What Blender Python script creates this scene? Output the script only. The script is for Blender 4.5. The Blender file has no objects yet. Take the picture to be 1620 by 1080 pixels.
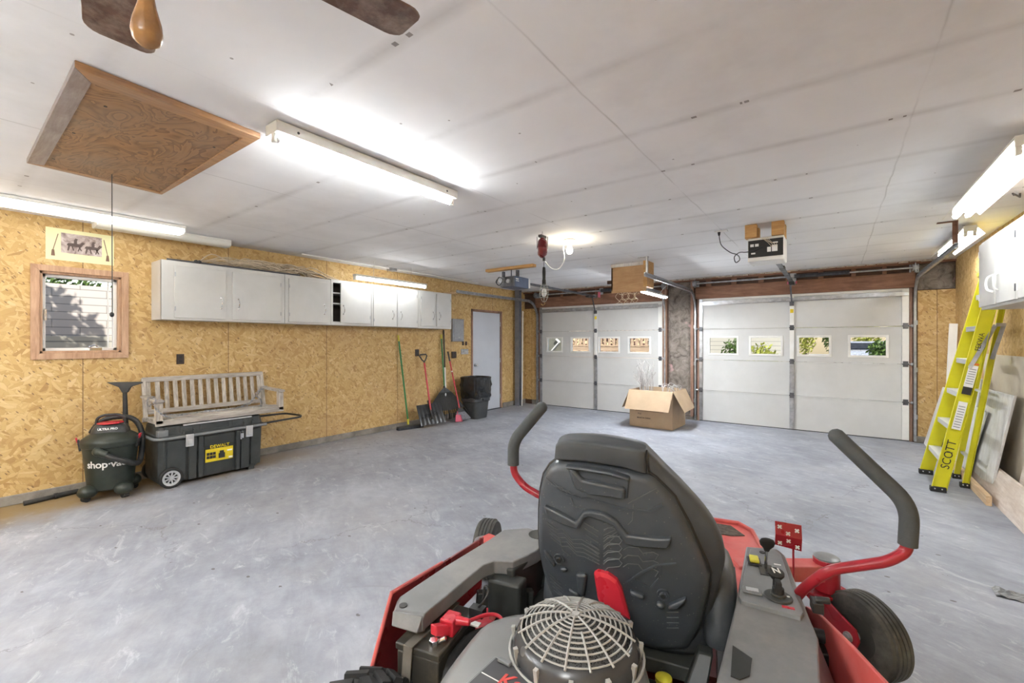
import bpy, bmesh, math, random
from mathutils import Vector, Matrix, noise as mnoise
PI = math.pi
SC = bpy.context.scene
COL = SC.collection
# ---------------------------------------------------------------- camera, world, exposure
F = 696.0                      # focal length in pixels of the 1620 px wide frame
YAW = math.atan2(510, 696)     # the camera looks this far left of +Y
CAMH = 1.39
S_, C_ = math.sin(YAW), math.cos(YAW)
cam_data = bpy.data.cameras.new('camera'); cam_data.sensor_width = 36; cam_data.lens = F/1620*36
cam_data.clip_start = .02; cam_data.clip_end = 300
cam = bpy.data.objects.new('camera', cam_data); COL.objects.link(cam)
cam.location = (0, 0, CAMH); cam.rotation_euler = (PI/2, 0, YAW)
SC.camera = cam
vs = SC.view_settings
vs.view_transform = 'Standard'; vs.look = 'None'; vs.gamma = 1; vs.use_curve_mapping = False
vs.exposure = 2.62
W = bpy.data.worlds.new('sky'); SC.world = W; W.use_nodes = True
_n = W.node_tree.nodes; _n.clear()
_sky = _n.new('ShaderNodeTexSky'); _sky.sky_type = 'NISHITA'; _sky.sun_disc = False
_sky.sun_elevation = math.radians(41); _sky.sun_rotation = math.radians(-53); _sky.air_density = 1.2
_bg = _n.new('ShaderNodeBackground'); _bg.inputs[1].default_value = .032
_o = _n.new('ShaderNodeOutputWorld')
W.node_tree.links.new(_sky.outputs[0], _bg.inputs[0]); W.node_tree.links.new(_bg.outputs[0], _o.inputs[0])
_s = bpy.data.lights.new('sun', 'SUN'); _s.energy = 1.15; _s.angle = .009; _s.color = (1, .95, .86)
sun = bpy.data.objects.new('sun', _s); COL.objects.link(sun)
sun.rotation_euler = Vector((-.6, .45, -.66)).to_track_quat('-Z', 'Y').to_euler()
TUBE = 18.0                    # emission of the lit fluorescent tubes

# ---------------------------------------------------------------- photo-measuring helpers (pixel + a known plane -> a point of the room)
def ray(px, py):
    u = (px-810)/F; v = (540-py)/F
    return Vector((-S_+C_*u, C_+S_*u, v))
def hitZ(px, py, z=0.): r = ray(px, py); return r*((z-CAMH)/r.z)+Vector((0, 0, CAMH))
def hitX(px, py, x): r = ray(px, py); return r*(x/r.x)+Vector((0, 0, CAMH))
def hitY(px, py, y): r = ray(px, py); return r*(y/r.y)+Vector((0, 0, CAMH))

# ---------------------------------------------------------------- mesh builder
class MB:
    def __init__(s): s.v = []; s.f = []; s.m = []; s.cm = 0; s.T = None
    def mat(s, i): s.cm = i; return s
    def add(s, vs_, fs):
        b = len(s.v)
        s.v += [(s.T @ Vector(p)) if s.T else Vector(p) for p in vs_]
        for f in fs: s.f.append([b+i for i in f]); s.m.append(s.cm)
        return s
    def box(s, x0, x1, y0, y1, z0, z1):
        x0, x1 = sorted((x0, x1)); y0, y1 = sorted((y0, y1)); z0, z1 = sorted((z0, z1))
        return s.add([(x0,y0,z0),(x1,y0,z0),(x1,y1,z0),(x0,y1,z0),(x0,y0,z1),(x1,y0,z1),(x1,y1,z1),(x0,y1,z1)],
                     [(0,3,2,1),(4,5,6,7),(0,1,5,4),(1,2,6,5),(2,3,7,6),(3,0,4,7)])
    def bar(s, a, b, w, h, up=(0,0,1)):
        """box beam from a to b, w across, h along up"""
        a = Vector(a); b = Vector(b); d = (b-a).normalized(); u = Vector(up)
        sx = d.cross(u)
        if sx.length < 1e-4: sx = d.cross(Vector((1,0,0)))
        sx.normalize(); u = sx.cross(d).normalized()
        p = []
        for e in (a, b):
            for i, j in ((-1,-1),(1,-1),(1,1),(-1,1)): p.append(e+sx*(w/2*i)+u*(h/2*j))
        return s.add(p, [(3,2,1,0),(4,5,6,7),(0,1,5,4),(1,2,6,5),(2,3,7,6),(3,0,4,7)])
    def prism(s, pts, vec):
        """polygon of 3-D points swept by vec"""
        n = len(pts); vec = Vector(vec); pts = [Vector(p) for p in pts]
        nrm = Vector((0,0,0))
        for i in range(n): nrm += pts[i].cross(pts[(i+1) % n])
        if nrm.dot(vec) > 0: pts = pts[::-1]
        return s.add(pts+[p+vec for p in pts], [tuple(range(n)), tuple(range(2*n-1, n-1, -1))]+[(i, i+n, (i+1) % n+n, (i+1) % n) for i in range(n)])
    def loft(s, rings, cap=True):
        n = len(rings[0]); v = [p for r in rings for p in r]; f = []
        for k in range(len(rings)-1):
            for i in range(n):
                j = (i+1) % n; f.append((k*n+i, k*n+j, (k+1)*n+j, (k+1)*n+i))
        if cap: f += [tuple(range(n-1, -1, -1)), tuple(range((len(rings)-1)*n, len(rings)*n))]
        return s.add(v, f)
    def cyl(s, a, b, r, r2=None, n=16, cap=True):
        a = Vector(a); b = Vector(b); r2 = r if r2 is None else r2
        d = (b-a).normalized(); x = d.orthogonal().normalized(); y = d.cross(x)
        rg = [[c+x*(q*math.cos(2*PI*i/n))+y*(q*math.sin(2*PI*i/n)) for i in range(n)] for c, q in ((a, r), (b, r2))]
        return s.loft(rg, cap)
    def tube(s, path, r, n=8, closed=False, cap=True):
        P = [Vector(p) for p in path]; m = len(P); rings = []; x = None
        for i in range(m):
            if closed: d = (P[(i+1) % m]-P[i-1])
            else: d = P[min(i+1, m-1)]-P[max(i-1, 0)]
            if d.length < 1e-9: d = Vector((0,0,1))
            d.normalize()
            if x is None: x = d.orthogonal().normalized()
            x = x-d*x.dot(d)
            if x.length < 1e-6: x = d.orthogonal()
            x.normalize(); y = d.cross(x)
            q = r[i] if isinstance(r, (list, tuple)) else r
            rings.append([P[i]+x*(q*math.cos(2*PI*k/n))+y*(q*math.sin(2*PI*k/n)) for k in range(n)])
        if closed: rings.append(rings[0]); cap = False
        return s.loft(rings, cap)
    def lathe(s, prof, c=(0,0,0), axis=(0,0,1), n=24, closed=False, a0=0, a1=2*PI):
        """prof: (radius, height along axis)"""
        c = Vector(c); d = Vector(axis).normalized(); x = d.orthogonal().normalized() if abs(d.z) < .99 else Vector((1,0,0)); y = d.cross(x)
        m = len(prof); v = []; f = []
        for i in range(n):
            a = 2*PI*i/n
            for q, h in prof: v.append(c+x*(q*math.cos(a))+y*(q*math.sin(a))+d*h)
        for i in range(n):
            j = (i+1) % n
            for k in range(m if closed else m-1):
                l = (k+1) % m; f.append((i*m+k, j*m+k, j*m+l, i*m+l))
        if not closed:
            if prof[0][0] > 1e-6: f.append(tuple(i*m for i in range(n-1, -1, -1)))
            if prof[-1][0] > 1e-6: f.append(tuple(i*m+m-1 for i in range(n)))
        return s.add(v, f)
    def ball(s, c, r, sc=(1,1,1), n=16, k=10):
        c = Vector(c)
        v = [c+Vector((0,0,r*sc[2]))]
        for j in range(1, k):
            t = PI*j/k
            for i in range(n):
                a = 2*PI*i/n; v.append(c+Vector((r*sc[0]*math.sin(t)*math.cos(a), r*sc[1]*math.sin(t)*math.sin(a), r*sc[2]*math.cos(t))))
        v.append(c-Vector((0,0,r*sc[2]))); f = []
        for i in range(n): f.append((0, 1+i, 1+(i+1) % n))
        for j in range(k-2):
            for i in range(n):
                a = 1+j*n; f.append((a+i, a+n+i, a+n+(i+1) % n, a+(i+1) % n))
        a = 1+(k-2)*n
        for i in range(n): f.append((a+i, len(v)-1, a+(i+1) % n))
        return s.add(v, f)
    def grid(s, fn, nu, nv):
        v = [fn(i/nu, j/nv) for j in range(nv+1) for i in range(nu+1)]
        return s.add(v, [(j*(nu+1)+i, j*(nu+1)+i+1, (j+1)*(nu+1)+i+1, (j+1)*(nu+1)+i) for j in range(nv) for i in range(nu)])

def curve(pts, k=6, closed=False):
    """Catmull-Rom through pts"""
    P = [Vector(p) for p in pts]; out = []; n = len(P)
    rng = range(n) if closed else range(n-1)
    for i in rng:
        if closed: a, b, c, d = P[i-1], P[i], P[(i+1) % n], P[(i+2) % n]
        else: a, b, c, d = P[max(i-1, 0)], P[i], P[i+1], P[min(i+2, n-1)]
        for j in range(k):
            t = j/k
            out.append(.5*((2*b)+(c-a)*t+(2*a-5*b+4*c-d)*t*t+(3*b-a-3*c+d)*t**3))
    if not closed: out.append(P[-1])
    return out
def rounded(pts, r, k=4):
    """polyline with its inner corners rounded"""
    P = [Vector(p) for p in pts]; out = [P[0]]
    for i in range(1, len(P)-1):
        a, b, c = P[i-1], P[i], P[i+1]; q = min(r, (a-b).length*.45, (c-b).length*.45)
        p0 = b+(a-b).normalized()*q; p1 = b+(c-b).normalized()*q
        for j in range(k+1):
            t = j/k; out.append(p0*(1-t)**2+b*2*t*(1-t)+p1*t*t)
    out.append(P[-1]); return out

WORLD = {}     # roots whose parts are modelled in room coordinates -> inverse of the root's matrix
def mesh_of(name, mb, mats, inv=None, bevel=0, smooth=38, subsurf=0, seg=2):
    me = bpy.data.meshes.new(name)
    vv = [inv @ p for p in mb.v] if inv is not None else mb.v
    me.from_pydata([tuple(p) for p in vv], [], mb.f)
    if not isinstance(mats, (list, tuple)): mats = [mats]
    for m in mats: me.materials.append(m)
    me.polygons.foreach_set('material_index', mb.m)
    me.update()
    if smooth:
        me.polygons.foreach_set('use_smooth', [True]*len(me.polygons)); me.set_sharp_from_angle(angle=math.radians(smooth))
    o = bpy.data.objects.new(name, me); COL.objects.link(o)
    if bevel:
        b = o.modifiers.new('bevel', 'BEVEL'); b.width = bevel; b.segments = seg; b.limit_method = 'ANGLE'; b.angle_limit = math.radians(40)
    if subsurf:
        b = o.modifiers.new('subsurf', 'SUBSURF'); b.levels = subsurf; b.render_levels = subsurf
    return o
def info(o, label=None, cat=None, group=None, kind=None):
    if label: o['label'] = label
    if cat: o['category'] = cat
    if group: o['group'] = group
    if kind: o['kind'] = kind
    return o
def thing(name, label, cat, loc, group=None, rotz=0, world=True):
    o = bpy.data.objects.new(name, None); COL.objects.link(o); o.empty_display_size = .1
    o.location = loc; o.rotation_euler = (0, 0, rotz)
    info(o, label, cat, group)
    M = Matrix.Translation(Vector(loc)) @ Matrix.Rotation(rotz, 4, 'Z')
    WORLD[o.name] = M.inverted() if world else None
    return o
def part(name, mb, mats, parent, label=None, kind=None, **kw):
    r = parent
    while r.parent is not None: r = r.parent
    o = mesh_of(name, mb, mats, WORLD.get(r.name), **kw); o.parent = parent
    return info(o, label, None, None, kind)
def solo(name, mb, mats, label, cat, base=None, group=None, kind=None, **kw):
    """a thing that is one mesh; base = its origin"""
    if base is None:
        xs = [p.x for p in mb.v]; ys = [p.y for p in mb.v]; zs = [p.z for p in mb.v]
        base = ((min(xs)+max(xs))/2, (min(ys)+max(ys))/2, min(zs))
    M = Matrix.Translation(Vector(base))
    o = mesh_of(name, mb, mats, M.inverted(), **kw); o.location = base
    WORLD[o.name] = M.inverted()
    return info(o, label, cat, group, kind)
def struct(name, mb, mats, parent=None, **kw):
    if parent is not None: return part(name, mb, mats, parent, **kw)
    o = mesh_of(name, mb, mats, **kw); o['kind'] = 'structure'; return o
def copy_tree(o, parent=None):
    c = o.copy(); COL.objects.link(c)
    if parent is not None: c.parent = parent
    for ch in list(o.children): copy_tree(ch, c)
    return c
def text_mb(txt, size, M, depth=.0008, bold=True, shear=0, spacing=1.0):
    """lettering as a mesh; M maps (x right, y up, z out) into place"""
    cu = bpy.data.curves.new('t', 'FONT'); cu.body = txt; cu.size = size; cu.extrude = depth; cu.shear = shear; cu.space_character = spacing
    cu.resolution_u = 3; cu.align_x = 'CENTER'; cu.align_y = 'CENTER'
    if bold: cu.offset = size*.018
    o = bpy.data.objects.new('t', cu); COL.objects.link(o)
    dg = bpy.context.evaluated_depsgraph_get(); dg.update()
    me = bpy.data.meshes.new_from_object(o.evaluated_get(dg))
    mb = MB(); mb.add([M @ v.co for v in me.vertices], [tuple(p.vertices) for p in me.polygons])
    bpy.data.objects.remove(o); bpy.data.curves.remove(cu); bpy.data.meshes.remove(me)
    return mb
def frame_M(origin, xdir, ydir):
    x = Vector(xdir).normalized(); y = Vector(ydir); y = (y-x*y.dot(x)).normalized(); z = x.cross(y)
    M = Matrix((x, y, z)).transposed().to_4x4(); M.translation = Vector(origin); return M

# ---------------------------------------------------------------- materials
class NT:
    def __init__(s, name):
        s.m = bpy.data.materials.new(name); s.m.use_nodes = True; s.t = s.m.node_tree; s.n = s.t.nodes; s.n.clear()
        s.out = s.n.new('ShaderNodeOutputMaterial'); s.b = s.n.new('ShaderNodeBsdfPrincipled'); s.l(s.b.outputs[0], s.out.inputs[0])
        s.tc = s.n.new('ShaderNodeTexCoord')
    def l(s, a, b): s.t.links.new(a, b)
    def put(s, inp, v):
        if hasattr(v, 'is_linked') or hasattr(v, 'links'): s.l(v, inp)
        elif v is not None: inp.default_value = v
    def obj(s): return s.tc.outputs['Object']
    def math(s, op, a, b=None, c=None, clamp=False):
        n = s.n.new('ShaderNodeMath'); n.operation = op; n.use_clamp = clamp; s.put(n.inputs[0], a)
        if b is not None: s.put(n.inputs[1], b)
        if c is not None: s.put(n.inputs[2], c)
        return n.outputs[0]
    def mapping(s, vec, loc=(0,0,0), rot=(0,0,0), sc=(1,1,1)):
        if any(rot) and sc != (1, 1, 1): vec = s.mapping(vec, rot=rot); rot = (0, 0, 0)
        n = s.n.new('ShaderNodeMapping'); s.l(vec, n.inputs[0]); n.inputs[1].default_value = loc; n.inputs[2].default_value = rot; n.inputs[3].default_value = sc
        return n.outputs[0]
    def sep(s, vec): n = s.n.new('ShaderNodeSeparateXYZ'); s.l(vec, n.inputs[0]); return n.outputs
    def comb(s, x, y, z=0.): n = s.n.new('ShaderNodeCombineXYZ'); s.put(n.inputs[0], x); s.put(n.inputs[1], y); s.put(n.inputs[2], z); return n.outputs[0]
    def noise(s, vec, scale=5, detail=4, rough=.55, dist=0, col=False):
        n = s.n.new('ShaderNodeTexNoise'); s.l(vec, n.inputs['Vector']); n.inputs['Scale'].default_value = scale; n.inputs['Detail'].default_value = detail
        n.inputs['Roughness'].default_value = rough; n.inputs['Distortion'].default_value = dist; return n.outputs['Color' if col else 'Fac']
    def vor(s, vec, scale=5, feature='F1', dims='3D', rnd=1):
        n = s.n.new('ShaderNodeTexVoronoi'); n.voronoi_dimensions = dims; n.feature = feature; s.l(vec, n.inputs['Vector']); n.inputs['Scale'].default_value = scale
        n.inputs['Randomness'].default_value = rnd; return n.outputs
    def wave(s, vec, scale=5, dist=4, detail=2, dscale=1, typ='BANDS', dirn='X'):
        n = s.n.new('ShaderNodeTexWave'); n.wave_type = typ
        if typ == 'BANDS': n.bands_direction = dirn
        else: n.rings_direction = dirn
        s.l(vec, n.inputs['Vector']); n.inputs['Scale'].default_value = scale; n.inputs['Distortion'].default_value = dist
        n.inputs['Detail'].default_value = detail; n.inputs['Detail Scale'].default_value = dscale; return n.outputs['Fac']
    def ramp(s, fac, stops, interp='LINEAR'):
        n = s.n.new('ShaderNodeValToRGB'); s.put(n.inputs[0], fac); cr = n.color_ramp; cr.interpolation = interp
        while len(cr.elements) < len(stops): cr.elements.new(.5)
        for e, (p, c) in zip(cr.elements, stops):
            e.position = p; e.color = (c, c, c, 1) if isinstance(c, (int, float)) else (*c[:3], 1)
        return n.outputs[0]
    def mix(s, fac, a, b, mode='MIX'):
        n = s.n.new('ShaderNodeMix'); n.data_type = 'RGBA'; n.blend_type = mode; n.clamp_factor = True
        s.put(n.inputs[0], fac)
        for i, v in ((6, a), (7, b)):
            if isinstance(v, tuple): v = (*v[:3], 1)
            s.put(n.inputs[i], v)
        return n.outputs[2]
    def bump(s, h, strength=.3, dist=.01):
        n = s.n.new('ShaderNodeBump'); s.l(h, n.inputs['Height']); n.inputs['Strength'].default_value = strength; n.inputs['Distance'].default_value = dist
        s.l(n.outputs[0], s.b.inputs['Normal'])
    def fin(s, col=None, rough=None, metal=None, **kw):
        if isinstance(col, tuple): col = (*col[:3], 1)
        s.put(s.b.inputs['Base Color'], col); s.put(s.b.inputs['Roughness'], rough); s.put(s.b.inputs['Metallic'], metal)
        for k, v in kw.items(): s.put(s.b.inputs[k.replace('_', ' ')], v)
        return s.m
def plain(name, col, rough=.5, metal=0, var=.12, scale=9, bump=0, dirt=None, dirt_amt=.3, spec=None):
    t = NT(name); c = t.obj(); n = t.noise(c, scale, 5, .6)
    dark = tuple(x*(1-var*1.6) for x in col); lite = tuple(min(1, x*(1+var)) for x in col)
    k = t.ramp(n, [(.3, dark), (.7, lite)])
    if dirt:
        d = t.noise(c, scale*.45, 7, .7); k = t.mix(t.math('MULTIPLY', t.ramp(d, [(.45, 0.), (.7, 1.)]), dirt_amt), k, dirt)
    if bump: t.bump(t.noise(c, scale*14, 3), bump, .002)
    r = t.ramp(t.noise(c, scale*.8, 3), [(.3, max(.02, rough-.08)), (.7, min(1, rough+.08))])
    if spec is not None: t.b.inputs['Specular IOR Level'].default_value = spec
    return t.fin(k, r, metal)
def wood(name, c0, c1, scale=1., axis='Y', rough=.65, dirt=None, dirt_amt=.4):
    t = NT(name); v = t.obj()
    sc = {'X': (.12, 1, 1), 'Y': (1, .12, 1), 'Z': (1, 1, .12)}[axis]
    m = t.mapping(v, sc=tuple(x*scale for x in sc))
    n = t.noise(m, 22, 6, .62, 1.2); n2 = t.noise(m, 90, 3, .6)
    f = t.math('ADD', t.math('MULTIPLY', n, .7), t.math('MULTIPLY', n2, .3))
    k = t.ramp(f, [(.32, c0), (.62, c1)])
    if dirt:
        d = t.noise(v, 3.5, 6, .7); k = t.mix(t.math('MULTIPLY', t.ramp(d, [(.42, 0.), (.66, 1.)]), dirt_amt), k, dirt)
    t.bump(f, .25, .003)
    return t.fin(k, rough)
def emis(name, col, st):
    t = NT(name); t.b.inputs['Emission Color'].default_value = (*col, 1); t.b.inputs['Emission Strength'].default_value = st
    return t.fin(col, .4)

def make_osb():
    t = NT('osb'); s = t.sep(t.obj()); u = t.math('ADD', s[0], s[1]); uv = t.comb(u, s[2])
    wob = t.noise(uv, 6, 3, .5, col=True)
    nn = t.n.new('ShaderNodeVectorMath'); nn.operation = 'MULTIPLY_ADD'; t.l(wob, nn.inputs[0]); nn.inputs[1].default_value = (.035, .035, 0); t.l(uv, nn.inputs[2]); uvw = nn.outputs[0]
    layers = []
    for i, (ang, w, l) in enumerate(((.15, 40, 11), (-.55, 34, 10), (1.1, 44, 12), (-1.2, 34, 11), (.7, 52, 16))):
        m = t.mapping(uvw, loc=(i*3.1, i*7.7, 0), rot=(0, 0, ang), sc=(l, w, 1))
        v = t.vor(m, 1, 'F1', '2D'); c = t.sep(v['Color']); e = t.vor(m, 1, 'DISTANCE_TO_EDGE', '2D')['Distance']
        layers.append((c[0], c[1], e))
    h, sh, ed = layers[0]
    for (h2, s2, e2) in layers[1:]:
        g = t.math('GREATER_THAN', h2, h)
        mx = lambda a, b: t.math('ADD', t.math('MULTIPLY', a, t.math('SUBTRACT', 1., g)), t.math('MULTIPLY', b, g))
        sh = mx(sh, s2); ed = mx(ed, e2); h = t.math('MAXIMUM', h, h2)
    grain = t.noise(t.mapping(uv, rot=(0,0,.3), sc=(30, 220, 1)), 1, 3, .6)
    f = t.math('ADD', t.math('MULTIPLY', sh, .8), t.math('MULTIPLY', grain, .2))
    k = t.ramp(f, [(.04, (.33, .18, .065)), (.14, (.48, .30, .105)), (.4, (.56, .37, .145)), (.6, (.60, .41, .17)), (.85, (.65, .465, .215)), (.97, (.72, .56, .31))])
    k = t.mix(t.ramp(ed, [(0., .55), (.05, 0.)]), k, (.36, .21, .08))
    # stray dark strands
    dk = t.vor(t.mapping(uvw, loc=(5, 2, 0), rot=(0,0,.9), sc=(14, 42, 1)), 1, 'F1', '2D')
    dm = t.math('MULTIPLY', t.math('LESS_THAN', dk['Distance'], .18), t.math('GREATER_THAN', t.sep(dk['Color'])[0], .86))
    k = t.mix(t.math('MULTIPLY', dm, .75), k, (.17, .095, .045))
    st = t.noise(uv, 1.1, 4, .6); k = t.mix(t.math('MULTIPLY', t.ramp(st, [(.5, 0.), (.72, 1.)]), .35), k, (.42, .25, .13))
    # panel joints every 1.22 m
    fr = t.math('ABSOLUTE', t.math('SUBTRACT', t.math('MODULO', t.math('ADD', u, 100*1.22-(-5.65+.94)-.61+.61), 1.22), 0))
    jn = t.math('LESS_THAN', fr, .007)
    k = t.mix(t.math('MULTIPLY', jn, .75), k, (.10, .05, .02))
    t.bump(sh, .22, .002)
    return t.fin(k, .62)
M_OSB = make_osb()

def make_floor():
    t = NT('concrete_floor'); c = t.obj(); s = t.sep(c)
    a = t.noise(c, 1.3, 7, .62, .4); b = t.noise(c, 9, 8, .7); d = t.noise(t.mapping(c, rot=(0,0,.5), sc=(1, 3.2, 1)), 2.4, 6, .7, .6)
    f = t.math('ADD', t.math('MULTIPLY', a, .45), t.math('ADD', t.math('MULTIPLY', b, .25), t.math('MULTIPLY', d, .3)))
    k = t.ramp(f, [(.35, (.18, .194, .227)), (.5, (.288, .304, .348)), (.62, (.385, .405, .452))])
    lite = t.ramp(t.noise(t.mapping(c, loc=(3, 1, 0), rot=(0,0,.4), sc=(1, 2.2, 1)), 3.5, 8, .75, 1), [(.56, 0.), (.72, 1.)])
    k = t.mix(t.math('MULTIPLY', lite, .55), k, (.66, .68, .72))
    tan = t.ramp(t.noise(c, .8, 5, .6), [(.5, 0.), (.7, 1.)]); k = t.mix(t.math('MULTIPLY', tan, .3), k, (.44, .425, .41))
    # cracks
    wv = t.noise(c, 1.6, 6, .7, col=True)
    nn = t.n.new('ShaderNodeVectorMath'); nn.operation = 'MULTIPLY_ADD'; t.l(wv, nn.inputs[0]); nn.inputs[1].default_value = (.7, .7, 0); t.l(c, nn.inputs[2])
    e = t.vor(nn.outputs[0], .42, 'DISTANCE_TO_EDGE', '2D')['Distance']
    cr = t.math('MULTIPLY', t.math('LESS_THAN', e, .0028), t.ramp(t.noise(c, .9, 2), [(.42, 0.), (.6, 1.)]))
    k = t.mix(t.math('MULTIPLY', cr, .6), k, (.16, .16, .16))
    # dark grit and leaf bits
    v = t.vor(t.mapping(c, sc=(1, 1.6, 1)), 3.6, 'F1', '2D'); g = t.math('MULTIPLY', t.math('LESS_THAN', v['Distance'], .05), t.math('MULTIPLY', t.math('GREATER_THAN', t.sep(v['Color'])[0], .80), t.math('GREATER_THAN', t.noise(c, 30, 2), .48)))
    k = t.mix(t.math('MULTIPLY', g, .8), k, (.09, .08, .07))
    # scuff arcs left by tyres
    dx = t.math('SUBTRACT', s[0], -1.75); dy = t.math('SUBTRACT', s[1], 1.05)
    rr = t.math('SQRT', t.math('ADD', t.math('MULTIPLY', dx, dx), t.math('MULTIPLY', dy, dy)))
    arc = t.math('MULTIPLY', t.ramp(t.math('ABSOLUTE', t.math('SUBTRACT', rr, .62)), [(0., 1.), (.012, 0.)]), t.ramp(t.noise(c, 4, 3), [(.45, 0.), (.6, 1.)]))
    arc = t.math('MULTIPLY', arc, t.math('LESS_THAN', dx, -.1))
    k = t.mix(t.math('MULTIPLY', arc, .35), k, (.2, .2, .2))
    # dirt washed in along the left wall
    w = t.math('ADD', s[0], t.math('MULTIPLY', t.noise(c, 2.2, 5, .7), 1.1))
    dm = t.ramp(t.math('MULTIPLY', t.math('ADD', w, 5.55), .5), [(.34, 1.), (.60, 0.)])
    yy = t.ramp(t.math('MULTIPLY', t.math('ADD', s[1], 0.), .1), [(.20, 1.), (.32, .12)])
    k = t.mix(t.math('MULTIPLY', t.math('MULTIPLY', dm, yy), .95), k, (.25, .17, .07))
    t.bump(b, .12, .004)
    r = t.ramp(f, [(.35, .5), (.65, .72)])
    return t.fin(k, r)
def make_ceiling():
    t = NT('ceiling_paint'); c = t.obj(); s = t.sep(c)
    a = t.noise(c, .9, 5, .6, .5); k = t.ramp(a, [(.3, (.80, .805, .82)), (.65, (.88, .885, .90))])
    wob = t.math('MULTIPLY', t.noise(c, 2.5, 3), .03)
    def per(x, off, p):
        m = t.math('MODULO', t.math('ADD', t.math('ADD', x, 50*p-off+p/2), wob), p); return t.math('ABSOLUTE', t.math('SUBTRACT', m, p/2))
    dY = per(s[1], 1.69, .61); dX = per(s[0], -.895, 1.22)
    soft = t.math('MULTIPLY', t.ramp(dY, [(0., 1.), (.05, 0.)]), t.ramp(t.noise(c, 1.7, 5, .7), [(.35, .1), (.65, 1.)]))
    k = t.mix(t.math('MULTIPLY', soft, .36), k, (.33, .32, .31))
    seam = t.math('MULTIPLY', t.ramp(dX, [(0., 1.), (.006, 0.)]), t.ramp(t.noise(c, 1.1, 3), [(.4, .1), (.6, 1.)]))
    k = t.mix(t.math('MULTIPLY', seam, .5), k, (.25, .24, .23))
    # rusty nail heads along the joists
    v = t.vor(t.comb(t.math('MULTIPLY', s[0], 1.), t.math('MULTIPLY', t.math('FLOOR', t.math('DIVIDE', t.math('ADD', s[1], 50*.61-1.69+.305), .61)), 3.7)), 8.5, 'F1', '2D')
    nail = t.math('MULTIPLY', t.math('LESS_THAN', t.math('ABSOLUTE', dY), .010), t.math('MULTIPLY', t.math('LESS_THAN', v['Distance'], .105), t.math('GREATER_THAN', t.noise(c, 3, 0), .47)))
    k = t.mix(t.math('MULTIPLY', nail, .75), k, (.13, .11, .10))
    # specks and grime
    sp = t.vor(c, 9, 'F1'); g = t.math('MULTIPLY', t.math('LESS_THAN', sp['Distance'], .06), t.math('GREATER_THAN', t.sep(sp['Color'])[0], .8))
    k = t.mix(t.math('MULTIPLY', g, .7), k, (.2, .18, .16))
    gr = t.ramp(t.noise(t.mapping(c, loc=(4, 2, 0)), .55, 6, .65), [(.52, 0.), (.72, 1.)]); k = t.mix(t.math('MULTIPLY', gr, .3), k, (.40, .385, .37))
    t.bump(t.noise(c, 1.6, 4, .6), .25, .03)
    return t.fin(k, .8)
M_FLOOR = make_floor(); M_CEIL = make_ceiling()

def make_plyhatch():
    t = NT('stained_plywood'); c = t.obj(); m = t.mapping(c, sc=(1, 2.2, 1)); w = t.noise(m, 2.2, 3, .5, 1.6)
    bands = t.math('FRACT', t.math('MULTIPLY', w, 9))
    k = t.ramp(bands, [(0., (.36, .19, .085)), (.5, (.29, .15, .065)), (.93, (.16, .075, .03)), (1., (.36, .19, .085))])
    g = t.ramp(t.noise(t.mapping(c, loc=(1, 0, 0)), 2.2, 7, .7), [(.42, 0.), (.68, 1.)]); k = t.mix(t.math('MULTIPLY', g, .45), k, (.24, .20, .17))
    return t.fin(k, .45)
M_PLYH = make_plyhatch()
def make_insul():
    t = NT('insulation_paper'); c = t.obj(); n = t.noise(c, 7, 7, .7, 1); 
    k = t.ramp(n, [(.3, (.06, .045, .038)), (.5, (.22, .19, .165)), (.7, (.33, .295, .265))])
    p = t.ramp(t.noise(t.mapping(c, loc=(2, 2, 1.35)), 2.6, 3), [(.6, 0.), (.66, 1.)]); k = t.mix(t.math('MULTIPLY', p, .8), k, (.60, .36, .36))
    t.bump(t.noise(c, 14, 5, .7), .7, .02)
    return t.fin(k, .9)
M_INS = make_insul()
def make_seatshell():
    t = NT('dusty_black_plastic'); c = t.obj()
    n = t.noise(c, 420, 2, .5); d = t.ramp(t.noise(c, 5, 6, .7), [(.4, 0.), (.7, 1.)])
    k = t.mix(t.math('MULTIPLY', d, .35), (.052, .062, .075), (.12, .13, .14)); 
    sp = t.vor(c, 90, 'F1'); g = t.math('MULTIPLY', t.math('LESS_THAN', sp['Distance'], .16), t.math('GREATER_THAN', t.sep(sp['Color'])[1], .7)); k = t.mix(t.math('MULTIPLY', g, .35), k, (.3, .29, .27))
    t.bump(n, .25, .001)
    return t.fin(k, .33)

M_WHITE = plain('white_paint', (.60, .60, .585), .45, var=.05, scale=3, dirt=(.55, .52, .45), dirt_amt=.25)
M_CABIN = plain('cabinet_inside', (.10, .085, .07), .8)
M_DOORW = plain('door_panel_paint', (.60, .605, .60), .5, var=.04, scale=2.5, dirt=(.55, .55, .54), dirt_amt=.3)
M_GRAYD = plain('door_gray_paint', (.56, .59, .65), .5, var=.04, scale=2)
M_GALV = plain('galvanised_steel', (.44, .455, .48), .38, .75, var=.2, scale=14)
M_DGALV = plain('dark_steel', (.13, .135, .15), .45, .7, var=.2, scale=14)
M_CHROME = plain('chrome', (.75, .75, .76), .18, 1, var=.05)
M_ENAM = plain('fixture_enamel', (.76, .75, .70), .4, var=.05, scale=4)
M_TUBE = emis('lit_tube', (.955, .985, 1), TUBE)
M_LENS = emis('lit_lens', (1, .97, .88), 1.15)
M_TUBE_DIM = emis('dim_tube', (.97, .985, 1), 8.5)
M_TUBE_LOW = emis('low_tube', (.97, .985, 1), 5)
M_BULB = emis('lit_bulb', (1, .88, .66), 28)
M_LEDS = emis('lit_led', (.92, .96, 1), 62)
M_BLACK = plain('black_plastic', (.022, .024, .026), .42, var=.2, dirt=(.09, .085, .075), dirt_amt=.4)
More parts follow.
